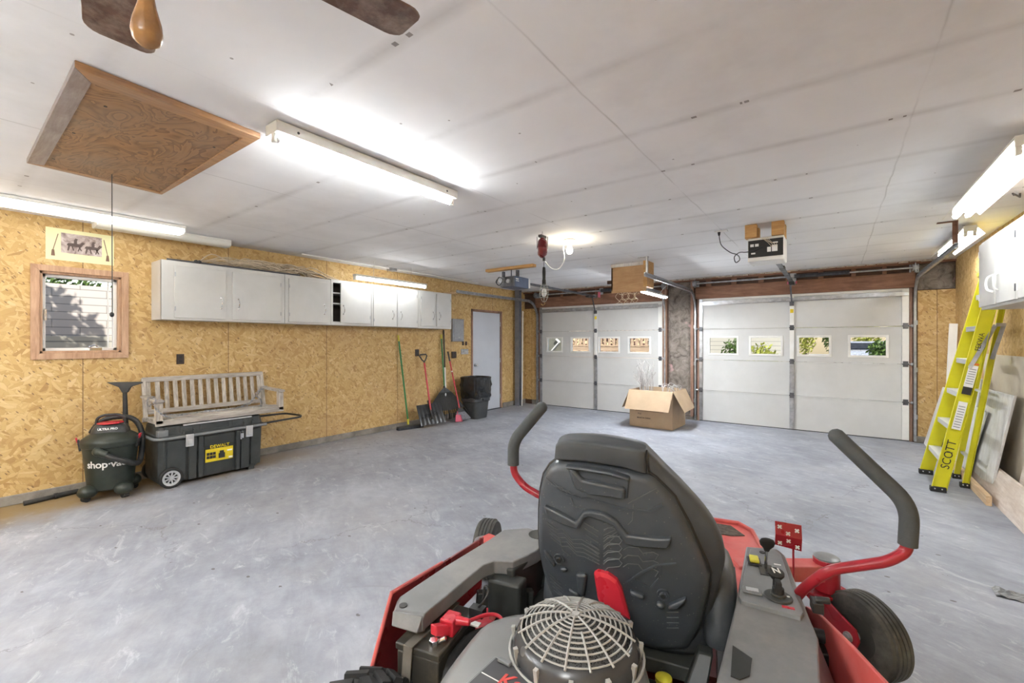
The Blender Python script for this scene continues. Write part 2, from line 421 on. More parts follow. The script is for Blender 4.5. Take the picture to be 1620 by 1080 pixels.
M_VAC = plain('dark_green_plastic', (.022, .030, .024), .38, var=.15, dirt=(.07, .07, .055), dirt_amt=.35)
M_CHEST = plain('charcoal_plastic', (.040, .046, .047), .5, var=.12, bump=.2, dirt=(.11, .11, .10), dirt_amt=.3)
M_RUB = plain('black_rubber', (.025, .025, .025), .75, var=.2, bump=.2)
M_GRIP = plain('gray_foam_grip', (.070, .078, .082), .7, var=.12, scale=20, bump=.3)
M_RED = plain('red_paint', (.36, .018, .030), .3, var=.12, scale=6)
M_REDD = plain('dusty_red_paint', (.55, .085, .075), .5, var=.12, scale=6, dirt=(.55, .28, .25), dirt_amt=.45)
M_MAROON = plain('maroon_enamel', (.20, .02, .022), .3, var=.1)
M_REDPL = plain('red_plastic', (.62, .03, .05), .3, var=.08)
M_PINK = plain('pink_plastic', (.65, .13, .20), .5, var=.1)
M_YEL = plain('yellow_fiberglass', (.74, .70, .015), .42, var=.06, scale=5, dirt=(.55, .5, .08), dirt_amt=.25)
M_ALU = plain('aluminium', (.66, .67, .69), .35, .6, var=.1)
M_CREAM = plain('white_vinyl', (.80, .80, .78), .35, var=.03)
M_BENCH = wood('weathered_wood', (.24, .21, .18), (.52, .48, .43), 1, 'Y', .85)
M_BENCHZ = wood('weathered_wood_upright', (.27, .235, .20), (.60, .55, .48), 1, 'Z', .85)
M_HDR = wood('header_lumber', (.155, .065, .035), (.30, .155, .095), .6, 'X', .7, dirt=(.12, .06, .04), dirt_amt=.4)
M_STUD = wood('stud_lumber', (.20, .10, .065), (.42, .26, .19), .8, 'Z', .75, dirt=(.12, .08, .06), dirt_amt=.5)
M_DARKW = wood('dark_framing', (.045, .025, .018), (.13, .075, .05), .8, 'X', .85)
M_TRIMW = wood('window_trim_wood', (.36, .20, .115), (.56, .36, .23), 1, 'Z', .55)
M_HATCHF = wood('hatch_frame_wood', (.27, .13, .055), (.50, .28, .13), 1, 'Y', .42, dirt=(.28, .25, .24), dirt_amt=.35)
M_HATCHG = wood('gray_worn_board', (.15, .11, .10), (.34, .30, .30), 1, 'X', .3, dirt=(.16, .10, .08), dirt_amt=.5)
M_PINE = wood('pale_pine', (.50, .34, .19), (.72, .53, .33), 1, 'Y', .6)
M_ORNG = wood('orange_pine', (.40, .20, .06), (.62, .38, .15), 1, 'X', .6)
M_PLY = wood('box_plywood', (.46, .26, .12), (.64, .42, .23), .5, 'X', .6, dirt=(.40, .24, .10), dirt_amt=.5)
M_WBOARD = wood('whitewashed_board', (.58, .58, .58), (.82, .82, .81), .8, 'Z', .7, dirt=(.42, .36, .29), dirt_amt=.4)
M_PBOARD = wood('pinkish_board', (.55, .46, .40), (.78, .70, .63), .8, 'Y', .7, dirt=(.50, .38, .28), dirt_amt=.4)
M_BEIGE = plain('beige_wall_paint', (.66, .60, .50), .8, var=.1, scale=2, dirt=(.52, .42, .30), dirt_amt=.6)
M_CARD = plain('cardboard', (.47, .345, .225), .75, var=.06, scale=5, dirt=(.40, .28, .18), dirt_amt=.3)
M_CARDI = plain('cardboard_inside', (.36, .26, .17), .8, var=.06)
M_CURB = plain('curb_concrete', (.27, .25, .22), .85, var=.25, scale=6, dirt=(.12, .10, .08), dirt_amt=.6, bump=.4)
M_CORD = plain('beige_cord', (.62, .52, .38), .6)
M_TWIG = plain('silver_twig', (.50, .48, .47), .7, var=.2)
M_BLUEG = plain('slate_blue_metal', (.09, .12, .20), .4, .2)
M_BLADE = plain('fan_blade_veneer', (.115, .055, .035), .5, var=.35, scale=18, dirt=(.42, .34, .29), dirt_amt=.7)
M_KNOB = plain('varnished_wood', (.36, .19, .075), .18, var=.25, scale=12)
M_BRASS = plain('brass', (.55, .38, .15), .3, .9)
M_PAPER = plain('poster_paper', (.80, .79, .48), .7, var=.03)
M_PRNT = None
M_GLASS = NT('window_glass')
M_GLASS.b.inputs['Transmission Weight'].default_value = 1; M_GLASS.b.inputs['IOR'].default_value = 1.02
M_GLASS = M_GLASS.fin((.97, .98, 1.), .0)
M_LBL = plain('yellow_label', (.80, .62, .02), .45, var=.02)
M_LETW = plain('white_print', (.82, .82, .80), .5, var=.02)
M_LETK = plain('black_print', (.02, .02, .02), .5, var=.02)
M_LETR = plain('red_print', (.62, .06, .05), .4, var=.02)
M_GPLAS = plain('gray_plastic', (.20, .21, .22), .38, var=.12, dirt=(.30, .29, .27), dirt_amt=.4)
M_MOW = plain('mower_charcoal', (.185, .188, .193), .36, var=.1, scale=5, dirt=(.36, .34, .32), dirt_amt=.6)
M_MOWD = plain('mower_dark_plastic', (.035, .038, .036), .4, var=.2, scale=5, dirt=(.10, .10, .08), dirt_amt=.4)
M_VINYL = plain('seat_vinyl', (.055, .062, .070), .5, var=.15, scale=4, dirt=(.24, .23, .22), dirt_amt=.3, bump=.3)
M_SHELL = make_seatshell()
M_RINGP = plain('glossy_dark_plastic', (.06, .062, .066), .22, var=.1)
M_TIRE = plain('dusty_tire_rubber', (.045, .045, .04), .7, var=.2, bump=.2, dirt=(.24, .23, .19), dirt_amt=.5)
M_ENG = plain('engine_gray_plastic', (.20, .203, .205), .34, var=.08, scale=5, dirt=(.26, .25, .24), dirt_amt=.5)
M_FANG = plain('fan_guard_gray', (.40, .395, .375), .5, var=.1, scale=12)
M_BAT = plain('battery_case', (.045, .042, .036), .5, var=.2, dirt=(.20, .16, .10), dirt_amt=.6)
M_STRAP = plain('web_strap', (.16, .145, .12), .8, var=.2)
M_YELB = plain('yellow_button', (.72, .66, .05), .4, var=.03)
M_POST = plain('primer_steel', (.23, .245, .28), .5, .3, var=.12)
M_SHOV = plain('scuffed_black_plastic', (.022, .023, .025), .32, var=.3, dirt=(.12, .115, .11), dirt_amt=.25)
M_GRN = plain('green_handle', (.03, .22, .07), .4)
M_YGRN = plain('yellow_handle_tip', (.62, .55, .06), .45)
M_REDH = plain('red_handle', (.52, .035, .05), .35)
M_BAG = plain('black_bin_bag', (.02, .021, .023), .16, var=.3, scale=6)
M_CANC = plain('dark_gray_bin', (.05, .054, .058), .5, var=.12)
M_BRIS = plain('gray_bristles', (.22, .23, .26), .9, var=.3, scale=60)
# ================================================================ ROOM SHELL
XL, XR, YB, YF, ZC = -5.65, 1.3, 8.2, -2.6, 2.5
def wall_with_holes(axis, p0, p1, a0, a1, z0, z1, holes):
    """axis 'x': wall at x p0..p1 running along y a0..a1; holes (a0,a1,z0,z1)"""
    mb = MB(); A = sorted({a0, a1, *[h[0] for h in holes], *[h[1] for h in holes]}); Z = sorted({z0, z1, *[h[2] for h in holes], *[h[3] for h in holes]})
    for i in range(len(A)-1):
        for j in range(len(Z)-1):
            ca, cz = (A[i]+A[i+1])/2, (Z[j]+Z[j+1])/2
            if any(h[0] < ca < h[1] and h[2] < cz < h[3] for h in holes): continue
            if axis == 'x': mb.box(p0, p1, A[i], A[i+1], Z[j], Z[j+1])
            else: mb.box(A[i], A[i+1], p0, p1, Z[j], Z[j+1])
    return mb
WIN = (.665, 1.215, 1.285, 2.015)
DR = (6.41, 7.31, 0., 1.985)
struct('floor', MB().box(XL-.14, XR+.14, YF-.14, YB+.14, -.12, 0), M_FLOOR)
struct('ceiling', MB().box(XL-.14, XR+.14, YF-.14, YB+.3, ZC, ZC+.14), M_CEIL)
struct('wall_left', wall_with_holes('x', XL-.14, XL, YF-.14, YB+.14, 0, ZC, [WIN, DR]), M_OSB, smooth=0)
struct('wall_right', MB().box(XR, XR+.14, YF-.14, YB+.14, 0, ZC), M_OSB, smooth=0)
struct('wall_rear', MB().box(XL, XR, YF-.14, YF, 0, ZC), M_OSB, smooth=0)
GL, GR_ = (-5.24, -2.56), (-1.92, .84)      # clear openings of the two garage doors
struct('wall_back', wall_with_holes('y', YB, YB+.14, XL, XR, 0, ZC, [(GL[0], GL[1], 0, 2.13), (GR_[0], GR_[1], 0, 2.13)]), M_DARKW, smooth=0)
# curb under the panelling, broken by the man door
cb = MB(); cb.box(XL, XL+.022, YF, DR[0]-.05, 0, .082); cb.box(XL, XL+.022, DR[1]+.06, YB, 0, .10)
struct('baseboard_left', cb, M_CURB, bevel=.006)
cb = MB(); cb.box(GL[0]-.2, GL[0]-.02, YB-.03, YB, 0, .10); cb.box(GR_[1]+.05, XR, YB-.03, YB, 0, .09); cb.box(GL[1]+.04, GR_[0]-.03, YB-.02, YB, 0, .06)
struct('baseboard_back', cb, M_CURB, bevel=.006)
# panel sheets on the back wall beside the doors
def osb_sheet(x0, x1, z0, z1, label):
    solo('panel_sheet', MB().box(x0, x1, YB-.02, YB-.001, z0, z1), M_OSB, label, 'wall panel', (x0, YB, z0), smooth=0)
osb_sheet(.925, 1.298, .09, 2.09, 'tan strand board sheet on the far wall right of the right garage door')
osb_sheet(-5.64, -5.335, .10, 2.12, 'narrow strand board sheet in the far left corner beside the steel post')
# header boards over the garage doors
struct('trim_1', MB().box(GL[0]-.1, GL[1]+.1, YB-.045, YB-.001, 2.135, 2.345), M_HDR, bevel=.004)
struct('trim_2', MB().box(GR_[0]-.05, GR_[1]+.06, YB-.045, YB-.001, 2.135, 2.345), M_HDR, bevel=.004)
# rough framing above the headers
fr = MB(); fr.box(XL, XR, YB-.06, YB-.001, 2.455, 2.499)
random.seed(4)
for x in [-5.1, -4.7, -4.3, -3.9, -3.2, -2.8, -1.8, -1.4, -1.0, -.62, -.2, .2, .55, .86]:
    fr.box(x, x+.04+random.random()*.05, YB-.05, YB-.001, 2.346, 2.455)
struct('trim_3', fr, M_HDR, bevel=.003)
fr = MB()
for k in range(60):
    x = XL+(XR-XL)*k/60; fr.box(x, x+.1+.02*random.random(), YB-.075-.03*random.random(), YB-.06, 2.475+.012*random.random(), 2.4995)
struct('trim_4', fr, plain('crumbled_plaster', (.52, .46, .40), .9, var=.3, scale=20))
# studs and insulation between the doors and in the upper right corner
for i, x in enumerate((-2.5, -2.034)):
    o = solo('wall_stud', MB().box(x-.02, x+.028, YB-.05, YB-.001, 0.061, 2.46), M_STUD,
             'reddish bare stud left of the exposed insulation' if i == 0 else 'reddish bare stud right of the exposed insulation', 'stud', bevel=.003)
def batt(x0, x1, z0, z1, label, seed):
    nx, nz = 16, max(6, int((z1-z0)*26))
    def fn(u, v):
        x = x0+(x1-x0)*u; z = z0+(z1-z0)*v; e = min(u, 1-u, .12)/.12*min(v, 1-v, .03)/.03
        n = mnoise.noise(Vector((x*6, seed, z*4)))*.6+mnoise.noise(Vector((x*16, seed, z*13)))*.35+mnoise.noise(Vector((x*40, seed+3, z*36)))*.12
        return (x, YB-.006-e*(.035+.035*n), z)
    mb = MB().grid(fn, nx, nz)
    mb.box(x0, x1, YB-.004, YB-.001, z0, z1)
    solo('insulation_batt', mb, M_INS, label, 'insulation', (x0, YB, z0), smooth=80)
batt(-2.448, -2.058, .07, 2.45, 'crumpled paper-faced insulation exposed between the two garage doors', 1)
batt(.93, 1.295, 2.10, 2.45, 'dark insulation above the strand board sheet in the far right corner', 7)

# ---------------------------------------------------------------- man door (door_3) in the left wall
y0, y1, _, z1 = DR
d = struct('door_3', MB().box(XL-.06, XL-.015, y0+.012, y1-.012, .012, z1-.012), M_GRAYD, bevel=.002)
WORLD[d.name] = Matrix.Identity(4)
fm = MB()
for a in ((y0-.035, y0+.01), (y1-.01, y1+.035)): fm.box(XL-.1, XL+.012, a[0], a[1], 0, z1+.035)
fm.box(XL-.1, XL+.012, y0-.035, y1+.035, z1-.01, z1+.035)
part('door_casing', fm, M_STUD, d, bevel=.002)
k = MB(); kx = XL-.015; ky = y0+.09; k.lathe([(.033, 0), (.033, .006), (.012, .012), (.012, .035), (.026, .045), (.03, .06), (.024, .072), (0, .075)], (kx, ky, .93), (1, 0, 0), 18)
part('door_knob', k, M_CHROME, d)
for z in (.25, 1.0, 1.75):
    part('hinge', MB().cyl((XL-.004, y1-.012, z-.045), (XL-.004, y1-.012, z+.045), .008, n=10), M_GALV, d)
part('threshold', MB().box(XL-.12, XL+.015, y0, y1, 0, .012), M_BLACK, d)

# ---------------------------------------------------------------- window_1 in the left wall
a0, a1, z0, z1 = WIN
w = struct('window_1', MB().box(XL-.13, XL+.0, a0, a0+.02, z0, z1).box(XL-.13, XL, a1-.02, a1, z0, z1).box(XL-.13, XL, a0, a1, z0, z0+.02).box(XL-.13, XL, a0, a1, z1-.02, z1), M_TRIMW, bevel=.002)
WORLD[w.name] = Matrix.Identity(4)
tr = MB(); o_ = .055
def miter(axis_pts): return axis_pts
for (p, q, r, s_) in (((a0-o_, z0-o_), (a0, z0), (a0, z1), (a0-o_, z1+o_)), ((a1, z0), (a1+o_, z0-o_), (a1+o_, z1+o_), (a1, z1)),
                      ((a0-o_, z0-o_), (a1+o_, z0-o_), (a1, z0), (a0, z0)), ((a0, z1), (a1, z1), (a1+o_, z1+o_), (a0-o_, z1+o_))):
    tr.prism([(XL+.001, *p), (XL+.001, *q), (XL+.001, *r), (XL+.001, *s_)], (.02, 0, 0))
part('window_casing', tr, M_TRIMW, w, bevel=.002)
fv = MB(); i_ = .045
for b in (((a0+.02, a0+i_), (z0+.02, z1-.02)), ((a1-i_, a1-.02), (z0+.02, z1-.02)), ((a0+.02, a1-.02), (z0+.02, z0+i_)), ((a0+.02, a1-.02), (z1-i_, z1-.02))):
    fv.box(XL-.11, XL-.055, b[0][0], b[0][1], b[1][0], b[1][1])
fv.box(XL-.085, XL-.075, a1-.085, a1-.075, z0+i_, z1-i_)
fr_ = part('window_frame', fv, M_CREAM, w, bevel=.002)
part('pane', MB().box(XL-.092, XL-.088, a0+.035, a1-.035, z0+.035, z1-.035), M_GLASS, w, smooth=0)
cr = MB(); cy = a1-.17
cr.box(XL-.055, XL-.02, cy-.05, cy+.035, z0+.02, z0+.045); cr.tube(rounded([(XL-.035, cy+.01, z0+.04), (XL-.01, cy-.01, z0+.075), (XL+.0, cy-.05, z0+.055)], .02), .006, 8); cr.ball((XL+.0, cy-.055, z0+.053), .011, n=10, k=6)
part('crank_handle', cr, M_CHROME, w)
part('latch', MB().box(XL-.055, XL-.035, a0+.035, a0+.05, 1.58, 1.68).box(XL-.035, XL-.02, a0+.038, a0+.048, 1.60, 1.64), M_CHROME, w)

# ---------------------------------------------------------------- garage doors
def garage_door(idx, x0, x1, wins, z_top=2.14):
    Yf = YB+.015                      # room-side face of the panels
    nsec = 4; h = (z_top-.01)/nsec
    frm = MB()                        # the door's own stop boards around the opening
    root = struct('door_%d' % idx, MB().box(x0-.03, x0, YB-.002, YB+.12, 0, z_top).box(x1, x1+.03, YB-.002, YB+.12, 0, z_top), M_STUD)
    WORLD[root.name] = Matrix.Identity(4)
    for k in range(nsec):
        za, zb = .01+k*h, .01+(k+1)*h-.006
        if k == 2:
            holes = [(a, b, 1.185, 1.455) for a, b in wins]
            mb = wall_with_holes('y', Yf, Yf+.045, x0+.002, x1-.002, za, zb, holes)
        else: mb = MB().box(x0+.002, x1-.002, Yf, Yf+.045, za, zb)
        # rolled meeting edges
        mb.box(x0+.002, x1-.002, Yf-.006, Yf, zb-.018, zb-.002); mb.box(x0+.002, x1-.002, Yf-.006, Yf, za+.002, za+.014)
        sec = part('door_section', mb, M_DOORW, root, smooth=0)
        if k == 2:
            for a, b in wins:
                q = MB(); f_ = .028
                for (u0, u1, w0, w1) in ((a-f_, a+.004, 1.185-f_, 1.455+f_), (b-.004, b+f_, 1.185-f_, 1.455+f_), (a, b, 1.185-f_, 1.189), (a, b, 1.451, 1.455+f_)):
                    q.box(u0, u1, Yf-.012, Yf+.02, w0, w1)
                wf = part('window_frame', q, M_CREAM, sec, bevel=.003)
                part('pane', MB().box(a, b, Yf+.022, Yf+.026, 1.185, 1.455), M_GLASS, sec, smooth=0)
    xc = (x0+x1)/2
    for x, wd in ((x0+.03, .055), (xc, .06), (x1-.04, .075)):
        for k in range(nsec):
            st = MB().box(x-wd/2, x+wd/2, Yf-.028, Yf-.007, .014+k*h, (k+1)*h-.004)
            part('stile', st, M_CREAM if (k >= 2 and x != x0+.03) or (x == x1-.04) else M_GALV, root, bevel=.002)
        for k in range(1, nsec):
            z = .01+k*h; hb = MB().box(x-.028, x+.028, Yf-.034, Yf-.028, z-.04, z+.04).cyl((x-.035, Yf-.036, z), (x+.035, Yf-.036, z), .009, n=10)
            hb.box(x-.02, x+.02, Yf-.046, Yf-.030, z-.012, z+.012)
            part('hinge', hb, M_DGALV, root)
            if x != xc:
                sx = -1 if x < xc else 1
                part('roller', MB().cyl((x, Yf-.036, z), (x+sx*.06, Yf-.036, z), .006, n=8).cyl((x+sx*.055, Yf-.036, z), (x+sx*.075, Yf-.036, z), .022, n=14), M_GALV, root)
    part('top_strut', MB().box(x0+.01, x1-.01, Yf-.055, Yf-.006, 2.055, 2.066).box(x0+.01, x1-.01, Yf-.06, Yf-.052, 2.03, 2.075).box(x0+.01, x1-.01, Yf-.02, Yf-.006, 2.02, 2.09), M_GALV, root)
    part('top_cap', MB().box(x0+.002, x1-.002, Yf-.02, Yf-.0, 2.10, 2.138), M_CREAM, root)
    part('door_arm', MB().bar((xc, Yf-.05, 1.99), (xc-.01, YB-.16, 2.30), .022, .006).box(xc-.03, xc+.03, Yf-.05, Yf-.028, 1.95, 2.02), M_DGALV, root)
    part('lock_plate', MB().box(xc-.018, xc+.018, Yf-.034, Yf-.028, .66, .80).cyl((xc, Yf-.05, .73), (xc, Yf-.03, .73), .01, n=10), M_GALV, root)
    part('seal_strip', MB().box(x0, x1, Yf-.004, Yf+.04, .0, .011), M_RUB, root)
    part('warning_tag', MB().box(xc-.022, xc+.022, Yf-.031, Yf-.0275, 1.84, 1.90), M_LBL, root, label='small yellow sticker')
    return root
def xs(px, py=546): return hitY(px, py, YB+.03).x
garage_door(1, GL[0], GL[1], [(xs(867), xs(889)), (xs(905), xs(932)), (xs(949), xs(979)), (xs(996), xs(1028))])
garage_door(2, GR_[0], GR_[1], [(xs(1123), xs(1166)), (xs(1188), xs(1236)), (xs(1264), xs(1312)), (xs(1345), xs(1402))])

def track(x, side, y_end, label, zt=2.26):
    t = thing('door_track', label, 'track', (x, YB-.03, 0), 'roll-up door tracks')
    path = [(x, YB-.032, .02), (x, YB-.032, 1.9)]
    for k in range(1, 9):
        a = k/8*PI/2; path.append((x, YB-.032-.36*(1-math.cos(a)), 1.9+.36*math.sin(a)))
    path.append((x, y_end, zt))
    mb = MB()      # C profile swept along the path
    prof = [(-.026, -.013), (.026, -.013), (.026, .013), (.018, .013), (.018, -.007), (-.018, -.007), (-.018, .013), (-.026, .013)]
    rings = []
    P = [Vector(p) for p in path]
    for i, p in enumerate(P):
        d = (P[min(i+1, len(P)-1)]-P[max(i-1, 0)]).normalized(); nx = Vector((1, 0, 0)); m = d.cross(nx)
        rings.append([p+m*a+nx*(b*side) for a, b in prof])
    mb.loft(rings)
    part('rail', mb, M_GALV, t, smooth=30)
    for z in (.35, 1.0, 1.65):
        part('bracket', MB().box(x+side*(-.012), x+side*(-.028), YB-.045, YB-.001, z-.03, z+.03), M_GALV, t)
    return t
track(GL[0]-.055, 1, 5.6, 'pale steel roll-up track running over the gray man door on the left wall')
track(GL[1]+.055, -1, 6.35, 'steel roll-up track on the right side of the left garage door')
track(GR_[0]-.055, 1, 5.6, 'steel roll-up track on the left side of the right garage door')
track(GR_[1]+.055, -1, 5.6, 'steel roll-up track beside the ladder, right side of the right garage door')
for x, yh, lab in ((GL[1]+.055, 6.42, 'perforated hanger holding the left garage door track behind the plywood box'), (GR_[0]-.055, 5.68, 'perforated hanger holding the track that ends right of the plywood box'), (GR_[1]+.055, 5.68, 'perforated angle hanger from the ceiling beside the right fluorescent light')):
    mb = MB(); mb.bar((x, yh, 2.275), (x, yh, 2.499), .034, .004, (0, 1, 0)); mb.bar((x+.015, yh-.02, 2.275), (x+.015, yh-.02, 2.499), .004, .034, (0,1,0))
    mb.box(x-.12, x+.02, yh-.02, yh+.02, 2.492, 2.4995)
    solo('track_hanger', mb, M_HDR if x > 0 else M_GALV, lab, 'bracket', (x, yh, 2.275))
solo('track_end_plate', MB().box(XL+.001, GL[0]-.07, 5.60, 5.63, 2.22, 2.26), M_PINE, 'small wooden block holding the left track to the strand board', 'block')

# torsion shafts and springs
def torsion(x0, x1, sp0, sp1, label):
    t = thing('torsion_shaft', label, 'spring shaft', ((x0+x1)/2, YB-.09, 2.40))
    part('shaft', MB().cyl((x0-.09, YB-.10, 2.40), (x1+.09, YB-.10, 2.40), .0135, n=12), M_GALV, t)
    n = int((sp1-sp0)/.012); mb = MB(); pts = []
    for k in range(n*8+1): a = k/8*2*PI; pts.append((sp0+(sp1-sp0)*k/(n*8), YB-.10+.027*math.cos(a), 2.40+.027*math.sin(a)))
    mb.tube(pts, .0052, 5); mb.cyl((sp0, YB-.10, 2.40), (sp1, YB-.10, 2.40), .021, n=10)
    part('spring', mb, M_DGALV, t)
    for x in (x0-.05, x1+.05):
        part('cable_drum', MB().lathe([(.02, -.03), (.05, -.03), (.05, -.024), (.042, -.02), (.042, .02), (.05, .024), (.05, .03), (.02, .03)], (x, YB-.10, 2.40), (1, 0, 0), 20), M_GALV, t)
        part('bearing_plate', MB().box(x-.005 if x > (x0+x1)/2 else x-.0, x+.005, YB-.15, YB-.001, 2.34, 2.46).box(x-.05, x+.05, YB-.012, YB-.001, 2.34, 2.46), M_GALV, t)
    xm = sp0-.02
    part('center_bracket', MB().box(xm-.04, xm+.04, YB-.055, YB-.046, 2.33, 2.46).box(xm-.004, xm+.004, YB-.13, YB-.05, 2.37, 2.43), M_GALV, t)
torsion(GR_[0], GR_[1], -.5, .18, 'long spring shaft above the right garage door')
torsion(GL[0], GL[1], -3.74, -3.1, 'long spring shaft above the left garage door')
def dangle(x, y, z1, z0, label, m=None):
    t = thing('hanging_tag', label, 'tag', (x, y, z1))
    part('string', MB().cyl((x, y, z1), (x, y, z0), .002, n=6), M_CORD, t)
    part('tag_card', MB().prism([(x-.022, y-.01, z0-.10), (x+.022, y, z0-.11), (x+.022, y, z0), (x-.022, y-.01, z0)], (0, .004, 0)), m or M_PINK, t)
_p = hitY(948, 462, YB-.15); dangle(_p.x, YB-.15, 2.385, _p.z, 'small pink and white warning tag hanging over the left garage door')
_p = hitY(1254, 446, YB-.15); solo('warning_sticker', MB().box(_p.x-.08, _p.x+.05, YB-.049, YB-.0455, 2.29, 2.33), M_PINK, 'small pink warning sticker on the header over the right garage door', 'sticker')

# steel post and conduit in the far left corner
p = MB(); px_, py_ = -5.535, 7.78
p.box(px_-.055, px_+.055, py_-.05, py_-.042, 0, ZC-.001); p.box(px_-.055, px_+.055, py_+.042, py_+.05, 0, ZC-.001); p.box(px_-.004, px_+.004, py_-.042, py_+.042, 0, ZC-.001)
solo('steel_post', p, M_POST, 'blue-gray steel column beside the gray man door', 'column', (px_, py_, 0))
solo('conduit_pipe', MB().tube([(px_+.085, py_+.02, 0), (px_+.08, py_+.06, 2.05)], .011, 10), M_CREAM, 'thin white pipe standing against the steel column', 'pipe')

# ================================================================ OUTSIDE
M_GRASS = plain('lawn', (.16, .22, .07), .9, var=.3, scale=3)
M_DRIVE = plain('driveway_concrete', (.42, .40, .37), .85, var=.1, scale=3)
struct('ground', MB().box(-45, 45, YB+.145, 60, -.16, -.02).box(-45, XL-.141, -30, YB+.145, -.16, -.02).box(XR+.141, 45, -30, YB+.145, -.16, -.02), M_DRIVE, smooth=0)
def make_siding(name, c0, p=.16, brick=False):
    t = NT(name); s = t.sep(t.obj())
    m = t.math('MODULO', t.math('ADD', s[2], 10.), p); e = t.math('LESS_THAN', m, p*.11)
    k = t.mix(t.math('MULTIPLY', e, .65), c0, (.12, .12, .11))
    if brick:
        row = t.math('FLOOR', t.math('DIVIDE', t.math('ADD', s[2], 10.), p)); off = t.math('MULTIPLY', t.math('MODULO', row, 2.), .3)
        mm = t.math('MODULO', t.math('ADD', t.math('ADD', t.math('ADD', s[1], s[0]), off), 60.), .6); v = t.math('LESS_THAN', mm, .012); k = t.mix(t.math('MULTIPLY', v, .55), k, (.12, .12, .11))
    n = t.noise(t.obj(), 6, 5); k = t.mix(t.math('MULTIPLY', n, .3), k, (.45, .42, .38))
    return t.fin(k, .8)
M_NBR = make_siding('painted_block_wall', (.74, .66, .60), .115, True)
M_SID = make_siding('cream_siding', (.62, .58, .48), .19)
M_LEAF = plain('shrub_leaves', (.10, .17, .035), .6, var=.5, scale=6)
M_LEAFY = plain('yellow_green_leaves', (.36, .38, .06), .6, var=.35, scale=6)
M_BARK = plain('bark', (.12, .09, .07), .9, var=.3)
nb = thing('neighbour_wall', 'white painted block wall with leaf shadows seen through the left window', 'wall', (-9.2, 1.5, -.02))
part('block_wall', MB().box(-9.4, -9.2, -6, 9, .9, 2.24), M_NBR, nb, smooth=0)
part('lower_siding', MB().box(-9.4, -9.14, -6, 9, -.02, 1.47), M_SID, nb, smooth=0)
def foliage(name, c, rad, n, leaf, label, m, cat='bush', seed=0, trunk=True, group=None):
    rnd = random.Random(seed); t = thing(name, label, cat, (c[0], c[1], -.02), group)
    mb = MB()
    for i in range(n):
        a = rnd.random()*2*PI; ct = rnd.uniform(-1, 1); st = math.sqrt(1-ct*ct); q = rnd.random()**.45
        p = Vector((c[0]+rad[0]*q*st*math.cos(a), c[1]+rad[1]*q*st*math.sin(a), c[2]+rad[2]*q*ct))
        u = Vector((rnd.gauss(0,1), rnd.gauss(0,1), rnd.gauss(0,.6))).normalized(); w_ = u.orthogonal().normalized(); v_ = u.cross(w_)
        l = leaf*rnd.uniform(.6, 1.3)
        mb.add([p-w_*l, p-v_*l*.45, p+w_*l, p+v_*l*.45+u*l*.1], [(0, 1, 2), (0, 2, 3)])
    part('crown', mb, m, t, smooth=0)
    if trunk: part('trunk', MB().tube(curve([(c[0], c[1], -.02), (c[0]+.05, c[1], c[2]*.4), (c[0], c[1]+.05, c[2])]), [.07*max(.3, 1-i/18) for i in range(13)], 8), M_BARK, t)
foliage('garden_tree', (-7.2, -.52, 3.82), (.62, .75, .50), 1200, .075, 'leafy tree whose shadow falls on the white block wall outside the left window', M_LEAF, 'tree', 2)
for i in range(5):
    foliage('hedge_shrub', (-10.2-.3*(i % 2), -.9+i*1.15, 2.25), (.5, .55, .5), 900, .05, ['dark green hedge shrub behind the left end of the white block wall', 'hedge shrub second from the left behind the white block wall', 'middle hedge shrub behind the white block wall', 'hedge shrub second from the right behind the white block wall', 'hedge shrub behind the right end of the white block wall'][i], M_LEAF, 'shrub', 10+i)
# through the left garage door: timber deck with a railing
M_DECK = wood('deck_lumber', (.40, .27, .17), (.62, .46, .32), .6, 'X', .8)
dk = thing('timber_deck', 'brown timber deck with a slatted railing seen through the left garage door panes', 'deck', (-8.3, 13.5, -.02))
mb = MB()
for k in range(8): mb.box(-11.5, -4.2, 13.5, 13.55, .0+k*.155, .14+k*.155)
part('skirt_board', mb, M_DECK, dk)
mb = MB()
for k in range(48): mb.box(-11.5+k*.153, -11.5+k*.153+.07, 13.52, 13.56, 1.27, 2.0)
part('railing_slats', mb, M_DECK, dk); part('railing_rail', MB().box(-11.5, -4.2, 13.48, 13.6, 1.235, 1.27).box(-11.5, -4.2, 13.46, 13.62, 2.0, 2.05), M_DECK, dk)
foliage('deck_shrub', (-6.5, 15.2, 1.6), (2.6, .6, .9), 1800, .07, 'dark reddish shrub showing behind the slats of the timber deck', plain('russet_leaves', (.14, .07, .06), .7, var=.5), 'shrub', 31)
solo('downspout_pipe', MB().bar(hitY(872, 556, 9.86), hitY(885, 541, 9.86), .03, .07, (0,1,0)).bar(hitY(885, 541, 9.86), hitY(880, 536, 9.86), .03, .07, (0,1,0)), M_CREAM, 'white bent downspout seen through the leftmost garage door pane', 'pipe')
solo('outdoor_screen', MB().box(-7.6, -5.45, 9.9, 9.95, 0, 2.6), plain('gray_green_panel', (.20, .20, .16), .8), 'gray green panel outside the leftmost garage door pane', 'panel', smooth=0)
